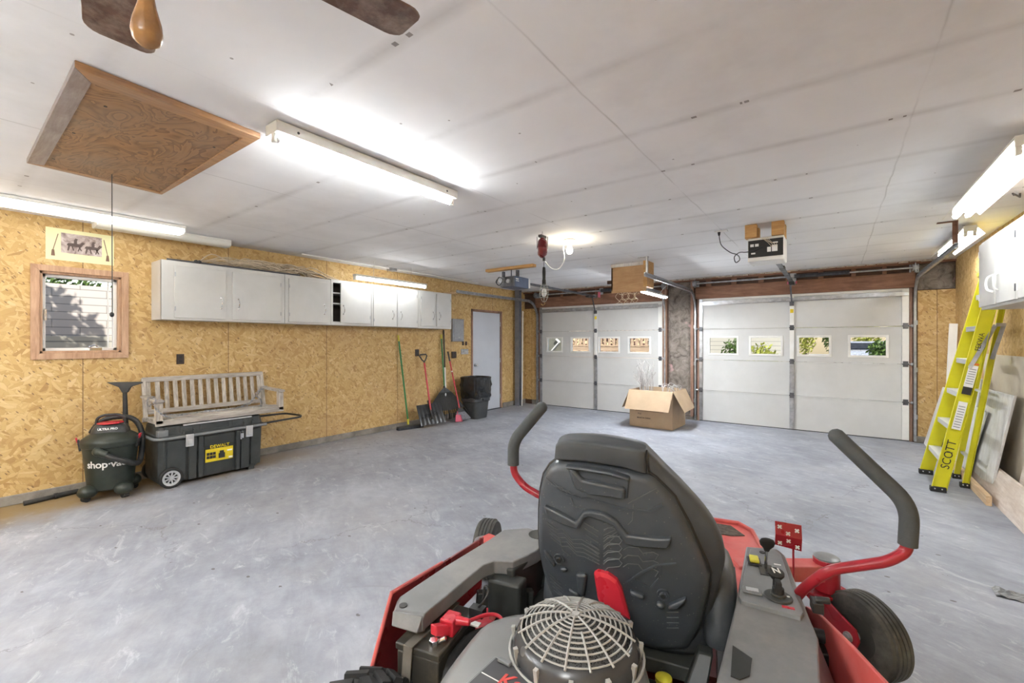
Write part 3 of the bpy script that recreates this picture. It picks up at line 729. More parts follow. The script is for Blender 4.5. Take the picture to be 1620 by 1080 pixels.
# through the right garage door: a sided house, shrubs, a parked car
hs = thing('neighbour_house', 'cream sided house seen through the left panes of the right garage door', 'house', (-4.4, 24, -.02))
part('house_wall', MB().box(-7.6, -1.65, 22, 28, -.02, 3.4), M_SID, hs, smooth=0)
part('house_roof', MB().prism([(-8.1, 21.5, 3.4), (-1.2, 21.5, 3.4), (-4.6, 21.5, 5.2)], (0, 7, 0)), plain('roof_shingle', (.12, .11, .11), .9), hs)
for i, (x, y, z, rx, rz, m, n) in enumerate(((-3.45, 20.6, .8, .5, .75, M_LEAF, 500), (-2.25, 19.6, .7, .6, .65, M_LEAFY, 500), (-1.35, 30.2, 2.1, .64, 1.5, M_LEAFY, 1300), (.0, 30.2, 2.0, .62, 1.4, M_LEAF, 1300), (1.35, 30.2, 2.3, .66, 1.6, M_LEAFY, 1300), (2.8, 30.2, 2.3, .68, 1.7, M_LEAFY, 1300), (.93, 14.5, 1.12, .26, .32, M_LEAF, 700), (4.3, 30.2, 2.2, .7, 1.7, M_LEAF, 1000))):
    foliage('street_shrub', (x, y, z), (rx, rx*.7, rz), n, .09 if i != 6 else .05, ['small dark shrub against the cream sided house', 'low yellow green shrub right of the dark shrub at the cream house', 'yellow green bush seen left in the third pane of the right garage door', 'dark bush seen right in the third pane of the right garage door', 'yellow green bush behind the parked car', 'large yellow green bush right of the parked car', 'near dark bush at the lower right of the rightmost pane', 'farthest dark bush at the right end of the row of bushes'][i], m, 'bush', 50+i)
def parked_car(x, y):
    t = thing('car', 'pale silver car parked far off, seen through the rightmost garage door pane', 'car', (x, y, -.02))
    prof = [(-2.1, .35), (-2.15, .75), (-1.9, .92), (-1.2, .98), (-.6, 1.38), (.7, 1.40), (1.35, 1.02), (2.0, .88), (2.15, .6), (2.1, .35)]
    part('car_body', MB().prism([(x-.85, y+a, b) for a, b in prof], (1.7, 0, 0)), plain('silver_paint', (.55, .57, .60), .3, .3), t, bevel=.08)
    part('rear_glass', MB().prism([(x-.66, y-1.12, 1.08), (x+.66, y-1.12, 1.08), (x+.62, y-.72, 1.32), (x-.62, y-.72, 1.32)], (0, -.03, .01)), M_BLACK, t)
    for a in (-1.35, 1.35):
        for s in (-1, 1): part('wheel', MB().cyl((x+s*.66, y+a, .31), (x+s*.9, y+a, .31), .33, n=20), M_RUB, t)
parked_car(1.15, 25.0)
# ================================================================ CEILING THINGS
# ---- attic hatch
def make_hatch():
    x0, x1, y0, y1 = -4.07, -2.50, .40, 1.12; z = ZC
    t = thing('attic_hatch', 'brown stained plywood attic hatch framed with trim in the ceiling', 'hatch', ((x0+x1)/2, (y0+y1)/2, z-.03))
    zi = z-.03; inn = [hitZ(145, 132, zi), hitZ(384, 219, zi), hitZ(253, 305, zi), hitZ(70, 262, zi)]; ou = [hitZ(118, 106, zi), hitZ(412, 219, zi), hitZ(256, 308, zi), hitZ(42, 258, zi)]
    part('hatch_panel', MB().prism([Vector((p.x, p.y, z-.001)) for p in (inn[0]+Vector((.02,-.02,0)), inn[1]+Vector((.02,.02,0)), inn[2], inn[3])], (0, 0, -.022)), M_PLYH, t)
    for k in range(4):
        a, b, c, d = ou[k], ou[(k+1) % 4], inn[(k+1) % 4], inn[k]
        part('frame_board', MB().prism([Vector((p.x, p.y, z-.001)) for p in (a, b, c, d)], (0, 0, -.029)), M_HATCHG if k == 3 else M_HATCHF, t, bevel=.002)
    for i, (x, y) in enumerate(((-2.72, .53), (-3.2, .50), (-3.75, .5), (-3.9, 1.0), (-2.8, 1.0), (-3.3, 1.02))):
        part('screw_head', MB().cyl((x, y, z-.0225), (x, y, z-.0250), .007, n=10), M_BLACK, t)
    c = hitZ(177, 276, z-.024)
    s = thing('pull_cord', 'thin dark pull cord hanging from the attic hatch in front of the window', 'cord', (c.x, c.y, z-.015))
    part('cord', MB().tube([(c.x, c.y, z-.015), (c.x+.004, c.y, 2.1), (c.x, c.y+.002, 1.57)], .0028, 6), M_BLACK, s)
    part('cord_knob', MB().ball((c.x, c.y, 1.565), .012, (1, 1, 1.4), 10, 8), M_BLACK, s)
make_hatch()

# ---- ceiling fan
def make_fan():
    cx, cy, z = -1.07, .22, 2.25
    t = thing('ceiling_fan', 'ceiling fan with worn dark brown veneer blades above the camera', 'fan', (cx, cy, ZC))
    part('motor_housing', MB().lathe([(.03, .19), (.10, .17), (.13, .10), (.13, .04), (.09, .01), (.05, 0)], (cx, cy, z), (0, 0, 1), 32), M_BRASS, t)
    part('canopy', MB().lathe([(.02, -.09), (.055, -.07), (.075, -.01), (.075, 0)], (cx, cy, ZC-.001), (0, 0, 1), 28), M_BRASS, t)
    part('downrod', MB().cyl((cx, cy, z+.18), (cx, cy, ZC-.03), .013, n=12), M_BRASS, t)
    part('switch_housing', MB().lathe([(0, -.08), (.04, -.075), (.055, -.03), (.05, .01)], (cx, cy, z), (0, 0, 1), 24), M_BRASS, t)
    for k in range(4):
        a = math.radians(77+90*k); d = Vector((math.cos(a), math.sin(a), 0)); n = Vector((-math.sin(a), math.cos(a), 0)); c = Vector((cx, cy, z+.004))
        pts = [(.16, -.055), (.30, -.068), (.56, -.077), (.575, -.075), (.588, -.068), (.598, -.058), (.602, -.044), (.602, .044), (.598, .058), (.588, .068), (.575, .075), (.56, .077), (.30, .068), (.16, .055)]
        bl = part('blade', MB().prism([c+d*p+n*q+Vector((0, 0, q*.12)) for p, q in pts], (0, 0, -.006)), M_BLADE, t, bevel=.0015)
        part('blade_iron', MB().bar(c+d*.08+Vector((0, 0, -.012)), c+d*.24+Vector((0, 0, -.012)), .03, .005), M_BRASS, bl)
    # varnished pull knob on its chain
    k0 = Vector((-1.045, .262, 1.945))
    part('pull_chain', MB().tube([(cx, cy+.03, z-.05), (k0.x, k0.y, k0.z+.15), (k0.x, k0.y, k0.z+.10)], .0022, 6), M_BRASS, t)
    part('pull_knob', MB().lathe([(0, 0), (.010, .001), (.021, .010), (.025, .025), (.023, .045), (.015, .075), (.011, .098), (.012, .108), (.008, .114), (0, .115)], k0, (0, 0, 1), 24), M_KNOB, t, label='glossy varnished wooden pull knob')
make_fan()

# ---- fluorescent fixtures
def fixture(x, y0, y1, ztop, label, tubes=(0,), wide=.11, lit=True, h=.055, mount=True, tube_r=.017, reflector=False, dim=False, name='fluorescent_light'):
    t = thing(name, label, 'ceiling light', (x, (y0+y1)/2, ztop))
    zb = ztop-h
    body = MB().box(x-wide/2, x+wide/2, y0, y1, zb, ztop)
    part('housing', body, M_ENAM, t, bevel=.004)
    if reflector:
        rf = MB()
        for s in (-1, 1): rf.prism([(x+s*wide/2, y0, ztop-.01), (x+s*(wide/2+.055), y0, zb-.03), (x+s*(wide/2+.052), y0, zb-.033), (x+s*wide/2, y0, ztop-.014)], (0, y1-y0, 0))
        part('reflector', rf, M_ENAM, t)
    for dx in tubes:
        zt = zb-.026
        for y in (y0+.012, y1-.012):
            part('lamp_holder', MB().box(x+dx-.013, x+dx+.013, y-.009, y+.009, zb-.045, zb), M_ENAM, t, bevel=.003)
        part('lamp_tube', MB().cyl((x+dx, y0+.035, zt), (x+dx, y1-.035, zt), tube_r, n=14), (M_TUBE_DIM if dim else M_TUBE) if lit else M_CREAM, t)
        for y in (y0+.022, y1-.035): part('tube_cap', MB().cyl((x+dx, y, zt), (x+dx, y+.013, zt), tube_r*.98, n=14), M_ALU, t)
    for y, s in ((y0, 1), (y1, -1)):
        part('knockout', MB().cyl((x+wide/2, y+s*.11, ztop-.03), (x+wide/2+.0015, y+s*.11, ztop-.03), .007, n=10), M_BLACK, t)
    return t
fixture(-2.29, 1.07, 2.37, ZC-.006, 'long lit fluorescent strip light right of the attic hatch', tubes=(0.01,), wide=.12)
fixture(.80, 3.36, 4.86, ZC-.05, 'twin-tube fluorescent light on the ceiling at the upper right', tubes=(-.035, .035), wide=.10, tube_r=.019, reflector=True, dim=True)
fixture(1.02, 5.82, 7.1, ZC-.03, 'smaller twin-tube fluorescent light in the far right corner', tubes=(-.03, .03), wide=.09, reflector=True, dim=True)
# fill lights added unseen behind the camera to brighten the foreground and ceiling
def rear_fill_light(x, y0, y1, label):
    z = 2.06; t = thing('shop_or_fill_light', label, 'light', (x, (y0+y1)/2, z))
    part('housing', MB().box(x-.03, x+.03, y0, y1, z, z+.03), M_ENAM, t, bevel=.003)
    for dx in (-.05, .05):
        part('lamp_tube', MB().cyl((x+dx, y0+.02, z+.0), (x+dx, y1-.02, z+.0), .019, n=14), M_TUBE, t)
        for y in (y0, y1-.02): part('end_cap', MB().box(x+dx-.024, x+dx+.024, y, y+.02, z-.024, z+.024), M_ENAM, t)
    for y in (y0+.2, y1-.2): part('hanger_wire', MB().cyl((x, y, z+.03), (x, y, ZC-.001), .002, n=5), M_GALV, t)
rear_fill_light(-.2, -1.75, -.5, 'added twin tube fill light hanging behind the camera on the right')
rear_fill_light(-2.6, -1.75, -.5, 'added twin tube fill light hanging behind the camera near the fan')
rear_fill_light(-4.5, -1.75, -.5, 'added twin tube fill light hanging behind the camera on the left')
# enclosed light over the left window, lens lit, and the dark one beyond it
def wrap_light(x, y0, y1, label, lit):
    t = thing('wraparound_light', label, 'ceiling light', (x, (y0+y1)/2, ZC))
    part('housing', MB().box(x-.10, x+.10, y0, y1, ZC-.03, ZC-.002), M_ENAM, t, bevel=.003)
    prof = [(-.095, -.03), (-.085, -.058), (-.055, -.072), (.055, -.072), (.085, -.058), (.095, -.03)]
    part('lens', MB().prism([(x+a, y0+.012, ZC+b) for a, b in prof], (0, y1-y0-.024, 0)), M_LENS if lit else M_ENAM, t, smooth=50)
    for y in (y0, y1-.012): part('end_cap', MB().prism([(x+a*1.04, y, ZC+b*1.05) for a, b in prof], (0, .012, 0)), M_ENAM, t)
wrap_light(-5.12, -.1, 1.56, 'lit enclosed fluorescent light along the ceiling above the window', True)
wrap_light(-5.42, .98, 2.07, 'unlit white enclosed light behind the lit one, by the wall top', False)
# hanging light above the cabinets
def hang_light():
    x, y0, y1, z = -5.12, 3.46, 4.72, 2.255
    t = thing('shop_or_fill_light', 'lit tube light hanging by thin wire over the white cabinets', 'light', (x, (y0+y1)/2, z))
    part('housing', MB().box(x-.035, x+.035, y0, y1, z, z+.028), M_ENAM, t, bevel=.003)
    part('lamp_tube', MB().cyl((x, y0+.02, z-.022), (x, y1-.02, z-.022), .019, n=14), M_TUBE_LOW, t)
    for y in (y0, y1-.02): part('end_cap', MB().box(x-.024, x+.024, y, y+.02, z-.045, z), M_ENAM, t)
    for y in (y0+.3, y1-.3): part('hanger_wire', MB().tube([(x, y, z+.027), (x-.01, y+.02, ZC-.001)], .002, 5), M_GALV, t)
hang_light()
# LED light hanging from the track, right of the plywood box
def led_light():
    x, y0, y1, z = -2.2, 6.15, 7.2, 2.10
    t = thing('led_light', 'short bright hanging light beside the plywood box over the left garage door', 'light', (x, (y0+y1)/2, z))
    part('housing', MB().box(x-.045, x+.045, y0, y1, z, z+.025), M_CREAM, t, bevel=.004)
    part('led_bar', MB().box(x-.03, x+.03, y0+.02, y1-.02, z-.012, z), M_LEDS, t)
    for y in (y0+.15, y1-.2): part('hanger_wire', MB().tube(curve([(x-.04, y, z+.024), (x+.03, y+.03, z+.14), (x+.13, y+.03, z+.19), (x+.19, y, z+.17)], 4), .004, 6), M_CREAM, t)
led_light()
# ceiling bulb with cord to the reel
b = Vector((-2.34, 4.27, ZC)); b = hitZ(901, 379, ZC)
t = thing('ceiling_bulb', 'bare glowing bulb in a beige porcelain socket on the ceiling', 'light bulb', tuple(b))
part('socket', MB().lathe([(.062, -.001), (.066, -.012), (.045, -.022), (.030, -.035), (.026, -.055), (.022, -.06)], b, (0, 0, 1), 24), plain('porcelain', (.62, .52, .40), .35), t)
part('bulb', MB().lathe([(.014, -.058), (.018, -.075), (.031, -.10), (.034, -.122), (.026, -.145), (.012, -.155), (0, -.157)], b, (0, 0, 1), 20), M_BULB, t)
# cord reel with trouble lamp
r = hitZ(858, 366, ZC); r = Vector((r.x, r.y, ZC)); rc = r-Vector((0, 0, .165))
t = thing('cord_reel', 'dark red cord reel hanging from a ceiling hook', 'cord reel', tuple(r))
part('hook', MB().tube([r-Vector((0,0,.0)), r-Vector((.0,0,.02)), r-Vector((.010,0,.032)), r-Vector((0,0,.045)), r-Vector((-.008,0,.034))], .003, 6), M_GALV, t)
ax = Vector((.80, .60, 0))
part('case', MB().lathe([(0, -.05), (.07, -.045), (.098, -.02), (.105, 0), (.098, .02), (.07, .045), (0, .05)], rc, ax, 32), M_MAROON, t)
part('bracket', MB().bar(rc+Vector((0, 0, .10)), rc+Vector((0, 0, .125)), .10, .035, (1, 0, 0)).bar(rc-ax*.053+Vector((0,0,.11)), rc-ax*.053-Vector((0,0,.01)), .028, .004, ax).bar(rc+ax*.053+Vector((0,0,.11)), rc+ax*.053-Vector((0,0,.01)), .028, .004, ax), M_BLACK, t)
nv = ax.cross(Vector((0,0,1)))
part('reel_label', MB().box(-.001,.001,-.001,.001,-.001,.001) if False else MB().prism([rc-ax*.047+nv*(-.045)+Vector((0,0,-.035)), rc-ax*.047+nv*.045+Vector((0,0,-.035)), rc-ax*.047+nv*.045+Vector((0,0,-.008)), rc-ax*.047+nv*(-.045)+Vector((0,0,-.008))], -ax*.004), M_LETW, t)
part('cord_guide', MB().cyl(rc+Vector((.02,0,-.10)), rc+Vector((.02,0,-.135)), .014, n=12), M_BLACK, t)
g = rc+Vector((.02, 0, -.135))
part('feed_cord', MB().tube(curve([g+Vector((0,0,.01)), g.lerp(b, .25)+Vector((0,0,-.13)), g.lerp(b, .55)+Vector((0,0,-.21)), g.lerp(b, .78)+Vector((0,0,-.17)), Vector((b.x-.05, b.y-.05, ZC-.10)), Vector((b.x-.045, b.y-.04, ZC-.02))], 8), .0045, 6), M_CREAM, t)
t = thing('trouble_lamp', 'caged work lamp hanging on the cord below the red reel', 'work lamp', tuple(g))
top = g.z; zb = 1.80
part('lamp_cord', MB().cyl(g-Vector((0,0,.006)), (g.x, g.y, 2.13), .0035, n=6), M_BLACK, t)
part('handle', MB().lathe([(.008, .17), (.014, .165), (.017, .12), (.015, .05), (.019, .03), (.019, 0), (.016, -.01)], (g.x, g.y, 1.97), (0,0,1), 14), M_RUB, t)
cg = MB(); c0 = Vector((g.x, g.y, 1.88))
for k in range(6):
    a = k/6*2*PI; d = Vector((math.cos(a), math.sin(a), 0))
    cg.tube(curve([c0+d*.016+Vector((0,0,.09)), c0+d*.042+Vector((0,0,.05)), c0+d*.045+Vector((0,0,-.03)), c0+d*.02+Vector((0,0,-.085)), c0+Vector((0,0,-.09))], 4), .0024, 5)
for z, q in ((.05, .042), (0, .046), (-.045, .041)): cg.tube([c0+Vector((q*math.cos(k/16*2*PI), q*math.sin(k/16*2*PI), z)) for k in range(16)], .0022, 5, closed=True)
part('cage', cg, plain('cage_wire', (.45, .46, .40), .4, .5), t)
part('bulb', MB().ball(c0, .028, (1, 1, 1.5), 14, 10), M_CREAM, t)
part('cage_hook', MB().tube(curve([c0+Vector((0,0,-.09)), c0+Vector((.01,0,-.11)), c0+Vector((-.015,0,-.125)), c0+Vector((-.035,0,-.11))], 4), .0026, 5), M_BRASS, t)

# ---- garage door openers
def opener_rail(x, y0, y1, z, t):
    part('rail', MB().box(x-.018, x+.018, y0, y1, z-.012, z+.012).box(x-.026, x+.026, y0, y1, z-.018, z-.012), M_DGALV, t)
    for y in (y0+.6, y0+1.3, y0+2.0): part('rail_sleeve', MB().box(x-.028, x+.028, y, y+.16, z-.022, z+.018), M_DGALV, t)
    part('trolley', MB().box(x-.035, x+.035, y1-.35, y1-.2, z-.045, z-.012), M_BLACK, t)
    part('header_bracket', MB().box(x-.03, x+.03, y1-.03, YB-.046, z-.03, z+.03), M_GALV, t)
t = thing('garage_door_opener', 'dark faced door opener on two wood blocks in front of the right garage door', 'door opener', (-.52, 4.78, ZC))
x = -.52
ob = part('housing', MB().box(x-.15, x+.15, 4.72, 5.0, 2.145, 2.37), M_CREAM, t, bevel=.012)
part('face_plate', MB().box(x-.142, x+.142, 4.714, 4.722, 2.185, 2.345), M_LETK, t)
random.seed(8)
for (a, z0, w_, h_) in ((-.11, 2.285, .03, .025), (-.07, 2.285, .03, .025), (-.10, 2.215, .035, .014), (.03, 2.225, .03, .045), (.075, 2.225, .045, .06), (.08, 2.30, .04, .012)):
    part('face_sticker', MB().box(x+a-w_/2, x+a+w_/2, 4.711, 4.7145, z0, z0+h_), M_LETW, t)
for a, b_ in ((-.17, 4.70), (.05, 4.70), (-.17, 4.88), (.05, 4.88)): part('hanging_block', MB().box(x+a, x+a+.10, b_, b_+.08, 2.371, ZC-.002), M_ORNG, t, bevel=.003, label='orange pine block')
wr = MB()
for k in range(4): wr.tube(curve([(x-.03+k*.015, 4.71, 2.36), (x+.0+k*.02, 4.68, 2.33-.01*k), (x+.03+.02*k, 4.70, 2.30), (x+.05+.012*k, 4.712, 2.27)], 5), .002, 5)
part('wiring', wr, M_CORD, t)
opener_rail(x, 5.0, 8.12, 2.30, t)
b0 = hitZ(1141, 365, ZC)
o = thing('ceiling_outlet', 'white ceiling outlet left of the right door opener', 'outlet', (b0.x, b0.y, ZC))
part('cover_plate', MB().box(b0.x-.06, b0.x+.06, b0.y-.035, b0.y+.035, ZC-.012, ZC-.001), M_CREAM, o, bevel=.003)
o = thing('power_cord', 'black looped power cord from the ceiling outlet to the right opener', 'cord', (b0.x, b0.y, ZC-.012))
part('plug', MB().cyl((b0.x-.02, b0.y, ZC-.012), (b0.x-.02, b0.y, ZC-.045), .014, .009, 12), M_RUB, o)
lp = [(b0.x-.02, b0.y, ZC-.04), (b0.x-.0, b0.y, ZC-.14), (b0.x+.08, b0.y-.01, ZC-.225), (b0.x+.15, b0.y-.02, ZC-.262), (b0.x+.17, b0.y-.02, ZC-.31), (b0.x+.135, b0.y-.02, ZC-.335), (b0.x+.125, b0.y-.03, ZC-.28), (b0.x+.17, b0.y-.04, ZC-.245), (x-.16, 4.70, 2.24), (x-.08, 4.70, 2.25), (x-.02, 4.707, 2.28)]
part('cable', MB().tube(curve(lp, 7), .0045, 7), M_BLACK, o)

t = thing('garage_door_opener', 'slate blue door opener hanging left of the cord reel', 'door opener', (-3.88, 5.2, ZC))
x = -3.88
part('housing', MB().box(x-.13, x+.13, 5.2, 5.55, 2.19, 2.35), M_BLUEG, t, bevel=.01)
part('rear_cover', MB().box(x-.128, x+.128, 5.17, 5.2, 2.195, 2.345), M_DGALV, t, bevel=.008)
part('motor', MB().cyl((x-.06, 5.155, 2.29), (x-.06, 5.10, 2.29), .045, n=20).cyl((x+.05, 5.155, 2.27), (x+.05, 5.12, 2.27), .03, n=16), M_GALV, t)
part('lamp_cover', MB().box(x-.125, x+.125, 5.552, 5.60, 2.20, 2.34), M_CREAM, t, bevel=.006)
part('side_print', MB().box(x+.1305, x+.132, 5.21, 5.28, 2.30, 2.318).box(x+.1305, x+.132, 5.21, 5.29, 2.275, 2.285), M_LETW, t)
hb = MB(); hb.box(x-.16, x-.13, 5.25, 5.30, 2.33, 2.44); hb.box(x+.10, x+.13, 5.25, 5.30, 2.35, 2.44)
part('hanger_strap', hb.cyl((x+.0, 5.28, 2.35), (x+.0, 5.28, 2.46), .008, n=8), M_DGALV, t)
part('wood_board', MB().box(x-.45, x+.42, 5.22, 5.31, 2.458, ZC-.002), M_ORNG, t)
part('cord_bundle', MB().tube(curve([(x-.10, 5.12, 2.34), (x-.15, 5.10, 2.27), (x-.07, 5.08, 2.21), (x-.01, 5.08, 2.29), (x-.09, 5.09, 2.33), (x-.14, 5.1, 2.25)], 6), .006, 6), M_BLACK, t)
opener_rail(x, 5.55, 8.12, 2.30, t)

# ---- plywood box hung from the ceiling, with a string net under it
pb = thing('plywood_box', 'stained plywood box hung from the ceiling in front of the left garage door', 'plywood box', (-2.33, 6.0, 2.09))
part('front_board', MB().box(-2.61, -2.10, 6.0, 6.015, 2.09, 2.455), M_PLY, pb)
part('side_board', MB().box(-2.115, -2.06, 5.93, 6.2, 2.14, 2.499), M_ORNG, pb); part('side_board', MB().box(-2.61, -2.59, 6.0, 6.25, 2.12, 2.455), M_ORNG, pb)
part('top_cleat', MB().box(-2.61, -2.10, 5.985, 6.05, 2.455, 2.4985), M_WBOARD, pb)
part('support_rod', MB().box(-2.72, -2.60, 6.1, 6.13, 2.24, 2.29), M_DARKW, pb)
nt = thing('string_net', 'small tangled string net dangling under the plywood box', 'net', (-2.33, 6.0, 2.09))
mb = MB(); random.seed(3)
for k in range(7):
    a = k/7; x0_ = -2.51+a*.32; s_ = 1 if k % 2 else -1
    mb.tube(curve([(x0_, 6.01, 2.088), (x0_+.035*s_, 5.995, 2.03), (x0_-.02*s_, 6.0, 1.96+.02*random.random()), (x0_+.02*s_, 6.0, 1.91+.05*random.random())], 4), .003, 5)
for z, q in ((2.07, .155), (1.99, .11)): mb.tube([(-2.35+q*math.cos(k/14*2*PI), 6.03+.4*q*math.sin(k/14*2*PI), z+.01*math.sin(k*2)) for k in range(14)], .0028, 5, closed=True)
part('net_strings', mb, M_CORD, nt)

# ---- surface conduit and box on the ceiling above the cabinets
c0 = hitZ(620, 424, ZC); p0 = hitZ(565, 414, ZC-.012); p1 = hitZ(745, 452, ZC-.012)
t = thing('ceiling_conduit', 'thin white conduit with a small gray box on the ceiling above the cabinets', 'conduit', (c0.x, c0.y, ZC))
part('pipe', MB().cyl((c0.x, 2.9, ZC-.012), (c0.x, 6.3, ZC-.012), .010, n=8), M_CREAM, t)
part('junction_box', MB().box(c0.x-.05, c0.x+.05, c0.y-.06, c0.y+.06, ZC-.045, ZC-.001), M_GALV, t, bevel=.004)

# ================================================================ LEFT WALL THINGS
XF = -5.35      # front plane of the wall cabinets
def cy(px, py=500, X=XF): return hitX(px, py, X).y
HANDLE = None
def cab_handle(y, z, X, parent, sgn=1, m=None, name='handle'):
    mb = MB(); mb.tube(curve([(X, y, z-.048), (X+sgn*.022, y, z-.035), (X+sgn*.028, y, z), (X+sgn*.022, y, z+.035), (X, y, z+.048)], 4), .0055, 8)
    mb.ball((X+sgn*.002, y, z-.055), .011, (.35, .8, 1.3), 10, 6); mb.ball((X+sgn*.002, y, z+.055), .011, (.35, .8, 1.3), 10, 6)
    return part(name, mb, m or M_CHROME, parent)
def cabinet(y0, y1, z0, z1, doors, label, end_open=None, depth=None, shelf=False):
    """doors: (ya, yb, handle_y, za, zb)"""
    xb = XL+.001
    t = thing('wall_cabinet', label, 'cabinet', (xb, (y0+y1)/2, z0), 'white wall cabinets in a row')
    mb = MB().box(xb, XF, y0, y0+.018, z0, z1).box(xb, XF, y1-.018, y1, z0, z1).box(xb, XF-.001, y0+.018, y1-.018, z0+.0005, z0+.018).box(xb, XF-.001, y0+.018, y1-.018, z1-.018, z1-.0005).box(xb+.0005, xb+.006, y0+.018, y1-.018, z0+.018, z1-.018)
    if not shelf:
        # face frame around the door openings
        ys = [y0]+[v for d in doors for v in (d[0]+.015, d[1]-.015)]+[y1]
        for a, b in zip(ys[0::2], ys[1::2]):
            if b-a > .002: mb.box(XF-.016, XF+.0016, a, b, z0+.001, z1-.001)
        mb.box(XF-.017, XF+.0012, y0+.001, y1-.001, z0-.001, z0+.05); mb.box(XF-.017, XF+.0012, y0+.001, y1-.001, z1-.05, z1+.001)
    else:
        mb.box(XF-.017, XF+.0012, y0+.001, y1-.001, z0-.001, z0+.045); mb.box(XF-.017, XF+.0012, y0+.001, y1-.001, z1-.04, z1+.001); mb.box(XF-.016, XF+.0016, y0+.0015, y0+.03, z0+.001, z1-.001); mb.box(XF-.016, XF+.0016, doors[0][1]-.015, y1-.0015, z0+.001, z1-.001)
        mb.box(xb, XF-.02, y0, y1, z0+.28, z0+.295); mb.box(xb, XF-.02, y0, y1, z0+.42, z0+.435)
    part('carcass', mb, M_WHITE, t, smooth=0)
    part('interior_lining', MB().box(xb+.0062, xb+.0082, y0+.018, y1-.018, z0+.018, z1-.018), M_CABIN, t, smooth=0)
    for (ya, yb, hy, za, zb) in doors:
        d = part('door', MB().box(XF+.003, XF+.019, ya, yb, za, zb), M_WHITE, t, bevel=.003)
        cab_handle(hy, za+.175, XF+.018, d)
        e = ya if abs(hy-yb) < abs(hy-ya) else yb
        for z in (za+.09, zb-.09): part('hinge', MB().box(XF+.0185, XF+.021, min(e, e+(.012 if e == ya else -.012)), max(e, e+(.012 if e == ya else -.012)), z-.022, z+.022), M_GALV, d)
    return t
zc0, zc1 = 1.61, 2.20
A0, B0, C0, D0, E0, E1 = cy(255), cy(450), cy(523), cy(587), cy(661), cy(714)
cabinet(A0, B0, zc0, zc1, [(cy(275), cy(357), cy(349), zc0+.02, zc1-.045), (cy(367), cy(448)-.03, cy(376), zc0+.02, zc1-.045)], 'long white two-door wall cabinet nearest the window, cables lying on top')
cabinet(B0+.004, C0, zc0, zc1, [(cy(456), cy(518), cy(512), zc0+.02, zc1-.045)], 'white single-door wall cabinet second from the window')
cabinet(C0+.004, D0, zc0, zc1+.01, [(cy(538), cy(585), cy(542), zc0+.03, zc1-.02)], 'white wall cabinet with a dark open gap beside its door', shelf=True)
cabinet(D0+.004, E0, zc0, zc1+.01, [(cy(590), cy(626), cy(620), zc0+.0, zc1-.01), (cy(628), cy(659), cy(633), zc0-.0, zc1-.01)], 'white two-door wall cabinet under the right end of the hanging tube light')
cabinet(E0+.004, E1, zc0-.005, zc1+.01, [(cy(665), cy(687), cy(684), zc0+.03, zc1-.02), (cy(690), cy(712), cy(694), zc0+.03, zc1-.02)], 'last white two-door wall cabinet beside the gray electrical panel')
# stuff on top of the cabinets
t = thing('curtain_rod', 'dark rod lying along the top of the nearest cabinet', 'rod', (XF-.1, (A0+B0)/2, zc1))
part('rod', MB().cyl((XF-.018, A0+.05, zc1+.012), (XF-.018, B0+.2, zc1+.012), .010, n=10), M_DGALV, t)
for y in (A0+.30, A0+.33): part('finial', MB().ball((XF-.02, y, zc1+.022), .02, n=10, k=7), M_BLACK, t)
mb = MB(); random.seed(12)
for k in range(70):
    y = A0+.25+random.random()*1.1; l = .35+random.random()*.5; x = XF-.045-random.random()*.18
    mb.tube(curve([(x, y, zc1+.01+random.random()*.02), (x+random.uniform(-.04, .08), y+l*.3, zc1+.04+random.random()*.10), (x+random.uniform(-.04, .08), y+l*.7, zc1+.03+random.random()*.10), (x+random.uniform(-.03, .03), y+l, zc1+.008+random.random()*.03)], 4), .004+.003*random.random(), 5)
o = solo('cable_tangle', mb, M_CORD, 'tangled pile of beige cables and twigs on top of the cabinets', 'cables', kind='stuff')
# two horsemen print (generic stand-in)
q0, q1, q2, q3 = hitX(72, 358, XL), hitX(180, 373, XL), hitX(180, 420, XL), hitX(72, 409, XL)
t = thing('wall_poster', 'pale yellow poster with a brown horse riding photo above the window', 'poster', (XL, (q0.y+q1.y)/2, q3.z))
ya, yb, za, zb = q0.y, q1.y, q3.z, q0.z
part('poster_sheet', MB().box(XL+.001, XL+.004, ya, yb, za, zb), M_PAPER, t)
tt = NT('horse_photo'); n_ = tt.noise(tt.obj(), 9, 6, .7, .8); M_PRNT = tt.fin(tt.ramp(n_, [(.35, (.16, .11, .10)), (.5, (.42, .34, .32)), (.62, (.62, .55, .53))]), .6)
pp = part('photo_print', MB().box(XL+.004, XL+.0055, ya+.21*(yb-ya), ya+.81*(yb-ya), za+.07, zb-.035), M_PRNT, t)
def horse(cy_, cz_, s, parent):
    mb = MB(); X0 = XL+.0056
    for pts in ([(-.3,.02),(-.25,.12),(0,.14),(.22,.12),(.3,.26),(.42,.2),(.36,.12),(.28,.0),(.25,-.04),(-.22,-.04)], [(-.24,0),(-.16,0),(-.22,-.28),(-.28,-.28)], [(-.12,0),(-.06,0),(.0,-.25),(-.06,-.26)], [(.14,0),(.2,0),(.3,-.22),(.25,-.24)], [(.2,0),(.26,.02),(.17,-.27),(.12,-.27)], [(-.02,.1),(.1,.1),(.1,.3),(.14,.38),(.04,.42),(-.02,.3)]):
        mb.prism([(X0, cy_+a*s, cz_+b*s) for a, b in pts], (.0006, 0, 0))
    part('printed_figure', mb, plain('sepia_dark', (.12, .085, .075), .6), parent)
horse(ya+.40*(yb-ya), (za+zb)/2+.0, .17, pp); horse(ya+.66*(yb-ya), (za+zb)/2-.01, .17, pp)
